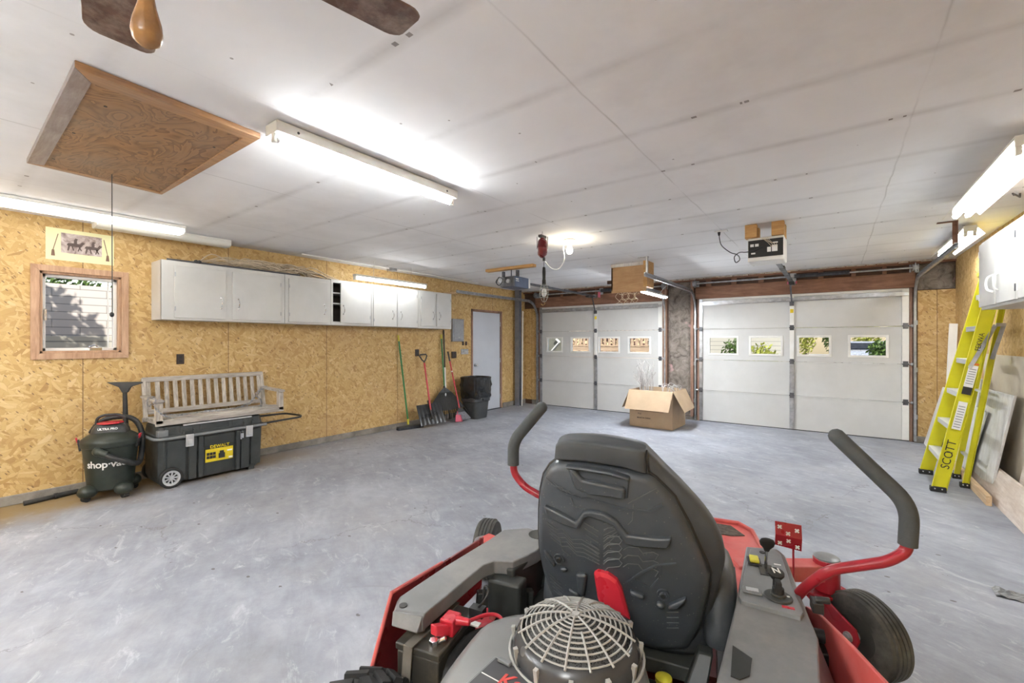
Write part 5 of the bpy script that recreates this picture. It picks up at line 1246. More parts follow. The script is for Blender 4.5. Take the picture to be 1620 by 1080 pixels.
# ================================================================ CARDBOARD BOX WITH TWIGS
def carton():
    fl, fr_ = hitZ(993, 677), hitZ(1065, 681)
    fl = Vector((-2.735, 7.03, 0)); fr_ = Vector((-2.035, 7.01, 0)); u = (fr_-fl); wd = u.length; u.normalize(); v = Vector((-u.y, u.x, 0)); dp = .66; h = .60
    t = thing('cardboard_box', 'open brown cardboard box on the floor between the garage doors', 'cardboard box', ((fl+fr_)/2+v*dp/2).to_tuple())
    P = lambda a, b, z: fl+u*a+v*b+Vector((0, 0, z)); th = .007
    mb = MB()
    mb.prism([P(0,0,0), P(wd,0,0), P(wd,0,h), P(0,0,h)], v*th); mb.prism([P(0,dp,0), P(wd,dp,0), P(wd,dp,h), P(0,dp,h)], -v*th)
    mb.prism([P(0,th,0), P(0,dp-th,0), P(0,dp-th,h), P(0,th,h)], u*th); mb.prism([P(wd,th,0), P(wd,dp-th,0), P(wd,dp-th,h), P(wd,th,h)], -u*th)
    mb.prism([P(0,0,.0), P(wd,0,0), P(wd,dp,0), P(0,dp,0)], (0,0,th))
    part('box_body', mb, M_CARD, t, smooth=0)
    n = -v
    part('flap', MB().prism([P(-.01,0,h), P(wd+.01,0,h), P(wd-.01,-.16,h-.30), P(-.02,-.16,h-.30)], n*.006), M_CARD, t, smooth=0, label='front flap folded down')
    part('flap', MB().prism([P(wd,0,h), P(wd,dp,h), P(wd+.15,dp-.02,h-.30), P(wd+.17,.03,h-.31)], u*.006), M_CARD, t, smooth=0)
    part('flap', MB().prism([P(0,0,h), P(0,dp,h), P(-.13,dp,h-.30), P(-.14,.02,h-.31)], -u*.006), M_CARD, t, smooth=0)
    part('flap', MB().prism([P(0,dp,h), P(wd,dp,h), P(wd,dp+.16,h-.28), P(0,dp+.16,h-.28)], v*.006), M_CARD, t, smooth=0)
    MT = lambda a, z: frame_M(P(a, -.0015, z), u, (0,0,1))
    part('box_print', text_mb('FILE', .035, MT(.17, .215), .0006, bold=False), M_LETK, t); part('box_print', text_mb('MADE IN CHINA', .03, MT(.24, .15), .0006, bold=True), M_LETK, t)
    part('box_stripe', MB().prism([P(wd*.15, -.001, .262), P(wd*.80, -.001, .262), P(wd*.80, -.001, .272), P(wd*.15, -.001, .272)], -v*.0008), plain('brown_print', (.22, .14, .08), .7), t)
    # dried white twigs
    random.seed(21)
    tw = MB()
    for k in range(34):
        a0_, b0_ = random.uniform(.06, .26), dp*random.uniform(.35, .60)
        lean = random.uniform(-.16, .12); l = random.uniform(.12, .46)
        p = [P(.16, b0_, .12), P(a0_, b0_+random.uniform(-.03, .03), .60), P(a0_+lean*.5, b0_+random.uniform(-.05,.05), .62+l*.5), P(a0_+lean, b0_+random.uniform(-.1,.1), .62+l)]
        c_ = curve(p, 5); tw.tube(c_, [.0065*(1-.04*i) for i in range(len(c_))], 5)
        for j in range(6):
            q = c_[random.randrange(7, len(c_))]; d = Vector((random.gauss(0,.5), random.gauss(0,.5), 1)).normalized()*random.uniform(.04, .10)
            tw.tube([q, q+d*.5+Vector((random.uniform(-.01,.01),)*3), q+d], .003, 4)
    solo('dried_twigs', tw, M_TWIG, 'bundle of pale dried twigs sticking out of the cardboard box', 'twigs', P(wd*.4, dp*.5, .12).to_tuple(), kind='stuff')
    vn = MB()
    for k in range(9):
        a0_ = wd*random.uniform(.68, .95); vn.tube(curve([P(a0_, dp*.3, .45), P(a0_+random.uniform(-.08,.05), dp*random.uniform(.2,.5), h+random.uniform(.02,.11)), P(min(wd*.97, a0_+random.uniform(.0,.1)), dp*random.uniform(.5,.8), h+random.uniform(.0,.06)), P(wd*.85, dp*.8, .45)], 5), .0045, 5)
    solo('dried_vines', vn, M_TWIG, 'loops of dried vine at the right side of the cardboard box', 'vines', P(wd*.8, dp*.5, .45).to_tuple(), kind='stuff')
carton()

# ================================================================ RIGHT WALL
# wall cabinet
def right_cab():
    X = 1.0; z0, z1 = 1.655, 2.215; ye = 5.32; yn = 3.25
    yy = lambda px: hitX(px, 480, X).y
    t = thing('wall_cabinet', 'white wall cabinet with curved white handles above the ladder', 'cabinet', (XR, 4.3, z0))
    mb = MB().box(X, XR-.001, yn, yn+.018, z0, z1).box(X, XR-.001, ye-.018, ye, z0, z1).box(X+.001, XR-.002, yn+.018, ye-.018, z0+.0005, z0+.018).box(X+.001, XR-.002, yn+.018, ye-.018, z1-.018, z1-.0005).box(X-.0012, X+.016, yn+.001, ye-.001, z0-.001, z0+.03).box(X-.0012, X+.016, yn+.001, ye-.001, z1-.03, z1+.001)
    part('carcass', mb, M_WHITE, t, smooth=0)
    sp = [ye-.01, yy(1580)+.004, yy(1580)-.03, yy(1613), yy(1613)-.04, 3.86, 3.82, yn+.01]
    for i in range(4):
        a, b = sp[2*i+1], sp[2*i]
        d = part('door', MB().box(X-.019, X-.003, a, b, z0+.02, z1-.02), M_WHITE, t, bevel=.003)
        hy = a+.05 if i % 2 == 0 else b-.05
        h = MB().tube(curve([(X-.018, hy, 1.77), (X-.045, hy+(.02 if i % 2 == 0 else -.02), 1.79), (X-.05, hy+(.035 if i % 2 == 0 else -.035), 1.835), (X-.045, hy+(.02 if i % 2 == 0 else -.02), 1.88), (X-.018, hy, 1.90)], 5), .008, 8)
        part('handle', h, M_CREAM, d)
        e = b-.006 if i % 2 == 0 else a+.006
        for z in (z0+.10, z1-.10): part('hinge', MB().box(X-.022, X-.018, e-.008, e+.008, z-.025, z+.025), M_DGALV if i == 1 else M_CREAM, d)
    for a in (sp[1]-.013, sp[3]-.02, 3.84): part('stile', MB().box(X-.0016, X+.014, a-.02, a+.02, z0+.001, z1-.001), M_WHITE, t)
    solo('wood_strip', MB().bar((X+.05, ye+.05, z1+.012), (X+.03, yn, z1+.014), .03, .022), M_PINE, 'thin pale wood strip lying on top of the right cabinet', 'wood strip')
    mb = MB(); random.seed(5)
    for k in range(10):
        y = random.uniform(4.2, 5.0); mb.tube(curve([(X+.14, y, z1+.01), (X+.16, y+.15, z1+.05), (X+.12, y+.3, z1+.01)], 4), .003, 5)
    solo('cable_scraps', mb, M_CORD, 'loose cable scraps on top of the right cabinet', 'cables', kind='stuff')
right_cab()
solo('ceiling_hook', MB().tube([(1.12, 4.9, ZC-.001), (1.12, 4.9, ZC-.03), (1.05, 4.75, ZC-.03), (1.05, 4.72, ZC-.05)], .006, 6), M_DGALV, 'small dark hook on the ceiling above the right cabinet', 'hook')

# step ladder
def ladder():
    t = thing('step_ladder', 'tall yellow step ladder leaning folded against the right wall', 'ladder', (.9, 5.95, 0))
    nA, nB = Vector((.775, 5.63, 0)), Vector((1.195, 5.80, 2.02))      # near front rail
    fA, fB = Vector((.775, 6.30, 0)), Vector((1.185, 6.10, 2.02))      # far front rail
    def rail(a, b, w, inner, nm='side_rail'):
        # channel section: web faces along the ladder's width, flanges turn outwards
        d = (b-a).normalized(); lat = Vector((0, 1, 0)); lat = (lat-d*lat.dot(d)).normalized(); dep = d.cross(lat)
        pr = [(-w/2, 0), (w/2, 0), (w/2, inner*.026), (w/2-.005, inner*.026), (w/2-.005, inner*.005), (-w/2+.005, inner*.005), (-w/2+.005, inner*.026), (-w/2, inner*.026)]
        r0 = [a+dep*p+lat*q for p, q in pr]; r1 = [b+dep*p*.9+lat*q for p, q in pr]
        return part(nm, MB().loft([r0, r1]), M_YEL, t, bevel=.0015)
    # the broad yellow face seen in the photo is the near rail's web
    up = (nB-nA).normalized()
    rail(nA+up*.03, nB, .105, -1); rail(fA+up*.03, fB, .105, 1)
    for k in range(6):
        s = (.30+.305*k)/2.02; a = nA.lerp(nB, s); b = fA.lerp(fB, s)
        tr = MB().box(a.x-.045, a.x+.045, a.y+.004, b.y-.004, a.z-.010, a.z+.012)
        tr.box(a.x-.045, a.x-.038, a.y+.004, b.y-.004, a.z-.035, a.z-.01).box(a.x+.038, a.x+.045, a.y+.004, b.y-.004, a.z-.03, a.z-.01)
        part('step', tr, M_ALU if False else M_WHITE, t, bevel=.002)
    part('top_cap', MB().box(1.12, 1.285, 5.76, 6.14, 2.01, 2.06), plain('ladder_cap', (.62, .58, .02), .4), t, bevel=.01)
    rA, rB = Vector((1.0, 5.93, 0)), Vector((1.262, 5.835, 1.98)); qA, qB = Vector((1.0, 6.28, 0)), Vector((1.255, 6.07, 1.98))
    ur = (rB-rA).normalized()
    rail(rA+ur*.02, rB, .045, -1, 'rear_rail'); rail(qA+ur*.02, qB, .045, 1, 'rear_rail')
    for z in (.28, .92, 1.5):
        a = rA.lerp(rB, z/1.98); b = qA.lerp(qB, z/1.98)
        part('cross_brace', MB().box(a.x-.012, a.x+.02, a.y, b.y, a.z-.012, a.z+.008), M_ALU, t)
    for P0, w in ((nA, .11), (fA, .11), (rA, .065), (qA, .065)):
        f_ = part('foot', MB().box(P0.x-w/2, P0.x+w/2, P0.y-.03, P0.y+.03, .0, .045), M_RUB, t, bevel=.004)
        for s in (-1, 1): part('rivet', MB().cyl((P0.x+s*w*.22, P0.y-.034, .03), (P0.x+s*w*.22, P0.y-.03, .03), .006, n=8), M_ALU, f_)
    # spreader bars
    sA = nA.lerp(nB, .66)-Vector((0, .035, 0)); sC = Vector((1.17, 5.76, 1.54)); sB = rA.lerp(rB, .58)-Vector((0,.03,0))
    part('spreader', MB().bar(nA.lerp(nB, .57)+Vector((-.02,-.035,0)), sC, .004, .03, (1,0,0)).bar(sC, sC+Vector((.06, .0, .0)), .03, .03), M_GALV, t)
    part('spreader', MB().bar(sC+Vector((.05, 0, 0)), rA.lerp(rB, .62)-Vector((0,.032,0)), .004, .03, (1,0,0)), M_GALV, t)
    lat = Vector((0,-1,0)); d = up
    def plate(s0, s1, wa, wb, m, nm, off=.0275+.001, **kw):
        a0_ = nA+up*s0; a1_ = nA+up*s1; dep = Vector((up.z, 0, -up.x)).normalized(); o = Vector((0, -off, 0))
        return part(nm, MB().prism([a0_+dep*wa+o, a0_+dep*wb+o, a1_+dep*wb+o, a1_+dep*wa+o], (0, -.0012, 0)), m, t, **kw)
    plate(1.0, 1.20, -.028, .034, M_LETW, 'safety_label'); plate(.93, 1.0, -.028, .034, M_LETK, 'safety_label', label='black lower part of the safety label'); plate(1.205, 1.225, -.028, .034, plain('orange_band', (.75, .2, .03), .5), 'safety_label'); plate(.60, .86, -.03, .03, M_LETW, 'safety_label')
    for k in range(7): plate(1.03+k*.022, 1.036+k*.022, -.02, .026, M_GPLAS, 'label_print', .030)
    for k in range(9): plate(.62+k*.024, .626+k*.024, -.022, .022, M_GPLAS, 'label_print', .030)
    o = Vector((0, -.0285, 0)); dep = Vector((up.z, 0, -up.x)).normalized()
    part('hand_lettering', text_mb('SCOTT', .085, frame_M(nA+up*.36+o, up, Vector((-1,0,-.2))), .0006, bold=False), M_LETK, t)
    part('marker_scribble', MB().bar(nA+up*.375+o+dep*-.026, nA+up*.385+o+dep*.022, .004, .010, (0,1,0)), M_LETK, t)
    part('hand_lettering', text_mb('FEKWA', .05, frame_M(nA+up*1.42+o, up, Vector((-1,0,-.2))), .0006, bold=False), M_LETK, t)
ladder()

# boards leaning on the right wall
def leaning(pxs, X_bot, X_top, m, label, th=.018, name='leaning_board', cat='board'):
    """quad from pixels on a plane that leans from X_bot at the floor to X_top at the top"""
    zt = 1.3
    def hit(px, py):
        r = ray(px, py); # plane x = X_bot + (X_top-X_bot)*z/zt
        k = (X_top-X_bot)/zt; t_ = (X_bot+k*CAMH)/(r.x-k*r.z); return r*t_+Vector((0,0,CAMH))
    P = [hit(*p) for p in pxs]
    P = [Vector((X_bot+(X_top-X_bot)*max(p.z, .002)/zt, min(p.y, 8.14), max(p.z, .002))) for p in P]
    return solo(name, MB().prism(P, (th, 0, 0)), m, label, cat, bevel=.002)
solo('wall_board', MB().box(XR-.018, XR-.001, 3.2, 6.75, .0, 1.26), M_BEIGE, 'tall beige painted sheet standing flat against the right wall behind the boards', 'board', smooth=0)
leaning([(1522, 746), (1569, 765), (1604, 626), (1556, 614)], 1.115, 1.25, M_WBOARD, 'whitewashed board leaning behind the ladder, its slanted edge to the right')
leaning([(1508, 742), (1528, 752), (1552, 600), (1536, 592)], 1.095, 1.232, M_WBOARD, 'narrow gray white board showing between the ladder rails', .016)
leaning([(1497, 745), (1528, 757), (1560, 652), (1535, 640)], 1.076, 1.214, M_WBOARD, 'lowest pale board just behind the ladder steps', .014)
leaning([(1458, 706), (1467, 714), (1503, 618), (1491, 612)], .98, 1.24, M_WBOARD, 'thin pale board leaning left of the ladder in the far right corner', .016)
leaning([(1466, 716), (1478, 726), (1512, 610), (1501, 610)], 1.0, 1.27, M_WBOARD, 'second pale board leaning just left of the ladder steps', .016)
solo('white_post', MB().bar((1.16, 7.8, .0), (1.24, 7.95, 1.62), .08, .03, (0,1,0)), M_CREAM, 'white painted length of trim standing in the far right corner', 'post', bevel=.003)
# planks low along the wall
def plank(a, b, zt, lean, m, label, th=.022):
    a = Vector(a); b = Vector(b); o = Vector((lean, 0, 0))
    return solo('floor_plank', MB().prism([a, b, b+o+Vector((0,0,zt)), a+o+Vector((0,0,zt))], (th, 0, 0)), m, label, 'plank', bevel=.002)
pa = hitZ(1500, 738); pb_ = hitZ(1640, 868)
plank((1.10, 3.3, .001), (1.10, 6.35, .001), .26, .07, M_PBOARD, 'long pinkish plank standing on edge along the foot of the right wall')
plank((1.17, 3.3, .05), (1.17, 5.30, .05), .34, .06, M_PBOARD, 'shorter pale plank behind the long one, its end near the whitewashed board')
e = hitZ(1560, 800); solo('lumber_offcut', MB().box(1.036, 1.072, 5.38, 6.9, 0, .085), M_PINE, 'length of two-by-four on the floor under the ladder with its sawn end showing', 'lumber', bevel=.003)
solo('lower_block', MB().box(1.22, 1.28, 7.2, 8.1, .001, .12), M_DARKW, 'dark wood scrap on the floor in the far right corner', 'wood scrap')
# paper scrap at the right edge of the frame
e = hitZ(1610, 945)
def crumple(c, r, label, m, seed):
    def fn(u, v):
        return (c.x+(u-.5)*2*r, c.y+(v-.5)*1.2*r, .004+.03*abs(mnoise.noise(Vector((u*4, v*4, seed))))*(1 if .05 < u < .95 else .2))
    mb = MB().grid(fn, 12, 9); b_ = len(mb.v); mb.v += [p-Vector((0,0,.003)) for p in mb.v]; mb.f += [[i+b_ for i in reversed(f)] for f in mb.f]; mb.m += [0]*len(mb.m)
    solo('crumpled_sheet', mb, m, label, 'sheet', smooth=0)
crumple(e, .09, 'crumpled gray plastic sheet on the floor at the right edge', M_GPLAS, 3)
# ================================================================ ZERO-TURN MOWER (local frame: +y forward, +x right)
MO = Vector((-.46, .87, 0)); MH = math.radians(13)
mow = thing('riding_mower', 'red and charcoal zero-turn riding mower seen from behind, in the foreground', 'lawn mower', tuple(MO), rotz=MH, world=False)
_c, _s = math.cos(MH), math.sin(MH)
def toL(p): dx, dy = p[0]-MO.x, p[1]-MO.y; return Vector((dx*_c+dy*_s, -dx*_s+dy*_c, p[2]))
_ca = toL((0, 0, CAMH))
def mpl(px, py, n, k):
    r = ray(px, py); d = Vector((r.x*_c+r.y*_s, -r.x*_s+r.y*_c, r.z)); n = Vector(n)
    return _ca+d*((k-n.dot(_ca))/n.dot(d))
def lz(px, py, z): return mpl(px, py, (0, 0, 1), z)
def ly(px, py, y): return mpl(px, py, (0, 1, 0), y)
def lx(px, py, x): return mpl(px, py, (1, 0, 0), x)
_l = math.hypot(1, .2); SN = Vector((0, 1/_l, .2/_l))
def sb(px, py, off=0): return mpl(px, py, SN, .56/_l+off)
def sp(x, z, off=0): return Vector((x, .56-.2*z+off*_l, z))
def z4(l): return [(780+a/3, 640+b/3) for a, b in l]

# ---- wheels
def tire(c, r, w, axis, name, parent, tread='lug', hub=M_GPLAS, hr=.55):
    c = Vector(c); ax = Vector(axis).normalized()
    hrr = r*hr
    mb = MB().lathe([(hrr, -w*.40), (r*.80, -w*.5), (r*.95, -w*.44), (r, -w*.28), (r, w*.28), (r*.95, w*.44), (r*.80, w*.5), (hrr, w*.40)], c, ax, 48, closed=True)
    tm = M_TIRE if tread == 'rib' else M_RUB; t_ = part(name, mb, tm, parent)
    if tread == 'lug':
        lg = MB(); e = ax.orthogonal().normalized(); g = ax.cross(e)
        for k in range(30):
            a = 2*PI*k/30
            for s in (-1, 1):
                a2 = a+(PI/30 if s > 0 else 0); d0 = e*math.cos(a2)+g*math.sin(a2); d1 = e*math.cos(a2+.10)+g*math.sin(a2+.10)
                lg.bar(c+d0*(r+.004)+ax*(s*w*.03), c+d1*(r*.985)+ax*(s*w*.45), .024, .020, d0)
        part('tread_lugs', lg, M_RUB, t_)
    else:
        lg = MB()
        for q in (-.25, -.08, .08, .25): lg.lathe([(r-.002, q*w-.008), (r+.005, q*w-.006), (r+.005, q*w+.006), (r-.002, q*w+.008)], c, ax, 48)
        part('tread_ribs', lg, tm, t_)
    rim = MB().lathe([(hrr+.004, -w*.40), (hrr+.004, -w*.34), (hrr*.86, -w*.30), (hrr*.80, -w*.12), (hrr*.45, -w*.10), (hrr*.40, -w*.36), (hrr*.2, -w*.42), (hrr*.2, w*.42), (hrr*.40, w*.36), (hrr*.45, w*.10), (hrr*.8, w*.12), (hrr*.86, w*.30), (hrr+.004, w*.34), (hrr+.004, w*.40)], c, ax, 36)
    part('rim', rim, hub, t_)
    return t_
for x in (-.535, .535): tire((x, -.15, .27), .27, .12, (1, 0, 0), 'rear_wheel', mow)

# ---- frame
fb = MB()
for x in (-.33, .33): fb.box(x-.03, x+.03, -.45, 1.25, .26, .34)
fb.box(-.33, .33, -.47, -.41, .24, .36); fb.box(-.33, .33, .42, .48, .26, .34); fb.box(-.50, .50, .30, .36, .26, .32)
part('main_frame', fb, M_MOWD, mow, bevel=.004)
part('axle_housing', MB().cyl((-.50, -.15, .27), (-.30, -.15, .27), .05, n=18).cyl((.30, -.15, .27), (.50, -.15, .27), .05, n=18).box(-.34, -.2, -.2, .02, .2, .36).box(.2, .34, -.2, .02, .2, .36), M_GPLAS, mow, bevel=.005)

# ---- cutting deck and floor pan
dk_ = MB(); out_ = [(-.62, .55), (-.66, .75), (-.60, 1.10), (-.42, 1.24), (.42, 1.24), (.60, 1.10), (.66, .75), (.62, .55), (.45, .42), (-.45, .42)]
dk_.loft([[(x*1.02, y, .09) for x, y in out_], [(x, y, .20) for x, y in out_], [(x*.97, .83+(y-.83)*.96, .225) for x, y in out_]])
part('cutting_deck', dk_, M_RED, mow, bevel=.006)
def fz(y): return .30+.10*max(0, (y-.9))/.8
pan = MB(); pv = []
o1 = [(-.52, .62), (.52, .62), (.56, 1.30), (.50, 1.66), (.44, 1.72), (-.44, 1.72), (-.50, 1.66), (-.56, 1.30)]
pan.loft([[(x, y, fz(y)-.014) for x, y in o1], [(x, y, fz(y)) for x, y in o1]])
fp = part('floor_pan', pan, M_REDD, mow)
part('pan_lip', MB().loft([[(x, y, fz(y)+z) for x, y, z in ((-.50, 1.60, 0), (-.44, 1.72, .0), (-.44, 1.735, .028), (-.51, 1.61, .028))], [(x, y, fz(y)+z) for x, y, z in ((.50, 1.60, 0), (.44, 1.72, .0), (.44, 1.735, .028), (.51, 1.61, .028))]]), M_REDD, fp) if False else None
part('foot_grip', MB().loft([[(x, y, fz(y)+.0005) for x, y in ((-.40, 1.58), (.40, 1.58), (.46, 1.60), (.40, 1.68), (-.40, 1.68), (-.46, 1.60))], [(x, y, fz(y)+.006) for x, y in ((-.40, 1.58), (.40, 1.58), (.46, 1.60), (.40, 1.68), (-.40, 1.68), (-.46, 1.60))]]), plain('grip_tape', (.10, .085, .07), .9, var=.3, scale=50), fp, label='dark anti-slip strip')
hd_ = MB()
for i in range(9):
    for y in (.95, 1.15, 1.32, 1.48):
        x = -.44+i*.11+(.03 if int(y*20) % 2 else 0); hd_.cyl((x, y, fz(y)+.0005), (x, y, fz(y)+.0015), .009, n=10)
part('drain_holes', hd_, M_LETK, fp)
part('pan_edge', MB().tube([(x, y, fz(y)+.006) for x, y in ((-.56, 1.30), (-.50, 1.66), (-.44, 1.72), (.44, 1.72), (.50, 1.66), (.56, 1.30), (.52, .62))], .010, 8), M_REDD, fp)

# ---- front casters
def caster(hx, hy, wc, yaw, side, z0=.27, z1=.41):
    arm = MB().bar((side*.40, hy-.12, z0+.07), (hx, hy, z0+.085), .085, .07)
    a_ = part('front_arm', arm, M_REDD, mow, bevel=.005)
    part('caster_hub', MB().cyl((hx, hy, z0), (hx, hy, z1), .052, n=26), M_RED, a_, bevel=.003)
    part('hub_cap', MB().lathe([(.050, 0), (.050, .006), (.038, .012), (0, .013)], (hx, hy, z1), (0, 0, 1), 26), M_GPLAS, a_)
    wc = Vector(wc); d = Vector((math.cos(yaw), math.sin(yaw), 0)); n = Vector((-d.y, d.x, 0))
    tire(wc, .160, .115, n, 'front_wheel', mow, tread='rib', hub=M_MOWD, hr=.50)
    hp = wc+d*(Vector((hx, hy, 0))-wc).dot(d); hp.z = 0; s0 = (hp-Vector((wc.x, wc.y, 0))).dot(d)
    yk = MB(); zt = z0-.012
    for s in (-1, 1):
        o = n*(s*.074); Q = lambda a, z: Vector((wc.x, wc.y, 0))+d*a+o+Vector((0, 0, z))
        yk.prism([Q(s0-.055, zt), Q(s0+.055, zt), Q(.03, wc.z+.045), Q(.045, wc.z+.005), Q(.03, wc.z-.035), Q(-.02, wc.z-.045), Q(-.06, wc.z-.01), Q(s0-.055, zt-.04)], n*(s*.010))
    yk.bar(Vector((hx, hy, zt))-n*.09, Vector((hx, hy, zt))+n*.09, .115, .014)
    y_ = part('caster_fork', yk, M_RED, mow, bevel=.003)
    part('axle_bolt', MB().cyl(wc-n*.098, wc+n*.098, .014, n=6).cyl(wc-n*.090, wc+n*.090, .020, n=18), M_GALV, y_)
caster(.775, 1.44, (.885, 1.325, .165), math.radians(-56), 1)
_w = lz(771, 868, .16)
caster(-.85, 1.22, (_w.x, _w.y, .165), math.radians(100), -1, .20, .29)

# ---- left fender and console
def poly(pts, z): return [lz(a, b, z) for a, b in pts]
zf = .62
lf = [(621, 966), (628, 945), (700, 897), (776, 851), (798, 836), (838, 833), (880, 848), (850, 871), (812, 889), (782, 887), (765, 893), (668, 974)]
top = poly(lf, zf)
cen = sum(top, Vector((0,0,0)))/len(top)
low = [cen+(p-cen)*1.0-Vector((0,0,.045)) for p in top]; mid_ = [p-Vector((0,0,.012)) for p in top]; tin = [cen+(p-cen)*.965 for p in top]
fe = part('left_fender', MB().loft([low, mid_, tin]), M_MOW, mow, bevel=.003)
part('rear_chamfer', MB().prism([lz(621, 966, .618), lz(668, 974, .618), lz(659, 1002, .585), lz(619, 990, .585)], (0, .04, -.02)), M_MOW, fe, bevel=.003)
c_ = lz(638, 958, zf)
part('fender_screw', MB().cyl(c_, c_+Vector((0,0,.003)), .012, n=16), M_LETK, fe)
c_ = lz(853, 845, zf+.001)
part('cup_holder', MB().cyl(c_-Vector((-.0,0,.05)), c_+Vector((0,0,.001)), .042, n=28), M_MOWD, fe)
side = [lz(*p, zf-.03) for p in ((812, 889), (850, 871), (880, 848), (838, 833))]
part('console_wall', MB().prism([Vector((-.345, .45, .60)), Vector((-.29, .60, .60)), Vector((-.27, .78, .60)), Vector((-.30, .80, .34)), Vector((-.31, .45, .34))], (-.03, 0, 0)).box(-.42, -.30, .40, .47, .45, .575).box(-.50, -.28, .66, .78, .30, .575), M_MOWD, mow, bevel=.008)
part('seat_side_step', MB().prism([(-.34, .25, .46), (-.26, .30, .46), (-.20, .62, .46), (-.30, .62, .46)], (0, 0, -.02)), M_MOWD, mow, bevel=.004)
# red side plates
X = -.605
P1 = [lx(701, 890, X), lx(621, 938, X), lx(598, 1025, X), lx(584, 1080, X)]
def side_plate(pts, x, th):
    q = [Vector((x, p.y, p.z)) for p in pts]
    return q
q = [Vector((X, .40, .628)), Vector((X, .13, .632)), Vector((X, -.02, .52)), Vector((X, -.16, .44)), Vector((X, -.20, .38)), Vector((X, .0, .34)), Vector((X, .30, .36)), Vector((X, .72, .34)), Vector((X, .74, .55))]
q[0:4] = [Vector((X, p.y, p.z)) for p in P1]
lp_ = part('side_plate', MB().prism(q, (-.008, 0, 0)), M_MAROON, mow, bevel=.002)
part('plate_trim', MB().tube([p+Vector((-.004, 0, 0)) for p in q[0:4]], .006, 8), M_REDD, lp_)
X = .575
P2 = [lx(1296, 972, X), lx(1345, 1020, X), lx(1400, 1080, X)]
q = [Vector((X, p.y, p.z)) for p in P2]+[Vector((X, .20, .42)), Vector((X, .30, .34)), Vector((X, .78, .34)), Vector((X, .80, .50))]
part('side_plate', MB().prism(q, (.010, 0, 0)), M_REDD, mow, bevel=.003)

# ---- right console
zp = .66
pan_px = [(1187, 868), (1196, 866), (1226, 871), (1236, 878), (1252, 925), (1272, 968), (1267, 975), (1172, 949), (1168, 942)]
body_px = [(1180, 862), (1230, 866), (1242, 876), (1280, 972), (1296, 1010), (1300, 1090), (1296, 1150), (1110, 1150), (1130, 1085), (1162, 958)]
bt = poly(body_px, zp-.012); cen = sum(bt, Vector((0,0,0)))/len(bt)
lo = [Vector((p.x+(.065 if p.x > .44 else -.005), p.y, .46)) for p in bt]
rb = part('right_console', MB().loft([lo, [cen+(p-cen)*1.005-Vector((0,0,.02)) for p in bt], [cen+(p-cen)*.975 for p in bt]]), M_MOW, mow, bevel=.004)
cp = part('control_panel', MB().prism(poly(pan_px, zp), (0, 0, -.014)), M_GPLAS, rb, bevel=.002)
part('dark_inset', MB().prism([lz(a, b, zp-.009) for a, b in ((1159, 1020), (1190, 1041), (1186, 1068), (1170, 1074), (1156, 1068))], (0, 0, -.004)), M_MOWD, rb, label='dark recessed corner panel')
def at(px, py, dz=0): return lz(px, py, zp+dz)
ex, ey = Vector((1, 0, 0)), Vector((0, 1, 0))
def pbox(c, w, h, z0, z1, mb=None): mb = mb or MB(); return mb.box(c.x-w/2, c.x+w/2, c.y-h/2, c.y+h/2, c.z+z0, c.z+z1)
c = at(1193, 889); part('switch_bezel', pbox(c, .040, .058, 0, .006), M_LETK, cp, bevel=.003); part('blade_switch', pbox(c, .028, .044, .006, .016), M_YELB, cp, bevel=.004, label='yellow rocker switch')
c = at(1190, 936); part('hour_meter', pbox(c, .050, .034, 0, .007), M_GPLAS, cp, bevel=.003); part('meter_window', pbox(c, .032, .018, .007, .0085), M_ALU, cp)
c = at(1212, 902); part('throttle_slot', pbox(c, .040, .075, 0, .003), M_MOWD, cp, bevel=.002); part('slot_opening', pbox(c, .006, .060, .003, .0042), M_LETK, cp)
th0 = c+Vector((.0, .01, .0)); th1 = lz(1214, 853, .78)
part('throttle_stem', MB().tube([th0, th0.lerp(th1, .7)], .0045, 8), M_CHROME, cp)
dth = (th1-th0).normalized()
kn = MB(); rings = []
for s, a, b in ((.62, .007, .006), (.70, .010, .008), (.80, .019, .012), (.92, .022, .014), (1.0, .017, .011), (1.03, .008, .006)):
    cc = th0.lerp(th1, s); rings.append([cc+ex*(a*math.cos(k/14*2*PI))+ey*(b*math.sin(k/14*2*PI)) for k in range(14)])
part('throttle_knob', kn.loft(rings), M_RUB, cp, smooth=60)
c = at(1206, 874); part('panel_screw', MB().cyl(c, c+Vector((0,0,.003)), .009, n=12), M_LETK, cp)
c = at(1231, 945)
kb_ = part('ignition_base', MB().cyl(c, c+Vector((0,0,.006)), .036, n=30).cyl(c+Vector((0,0,.006)), c+Vector((0,0,.014)), .02, n=24), M_MOWD, cp, bevel=.002)
c2 = lz(1227, 932, zp+.02)
part('ignition_key', MB().box(c.x-.008, c.x+.008, c.y-.014, c.y+.014, c.z+.014, c.z+.048).cyl(c+Vector((0,0,.012)), c+Vector((0,0,.03)), .015, n=16), M_RUB, kb_, bevel=.003)
for dx in (.018, .026): part('key_mark', MB().cyl(c+Vector((dx, .012-dx*.3, .006)), c+Vector((dx, .012-dx*.3, .007)), .004, n=10), M_LETW, kb_)
kc = lz(1228, 905, .715); kc0 = lz(1234, 925, .665)
ch = part('choke_knob', MB().lathe([(.008, -.055), (.008, -.02), (.014, -.018), (.021, -.006), (.021, .0), (.016, .004), (0, .004)], kc, (0, -.25, 1), 26), M_RUB, cp)
part('knob_mark', text_mb('N', .028, frame_M(kc+Vector((0,-.001,.0052)), Vector((1,.25,0)), Vector((-.1,1,.25))), .0006), M_LETW, ch)
part('console_decal', pbox(at(1230, 893), .02, .008, .0005, .001), M_LETW, cp); part('warning_decal', pbox(at(1247, 961, -.0), .03, .012, .0003, .0009), M_REDPL, cp)
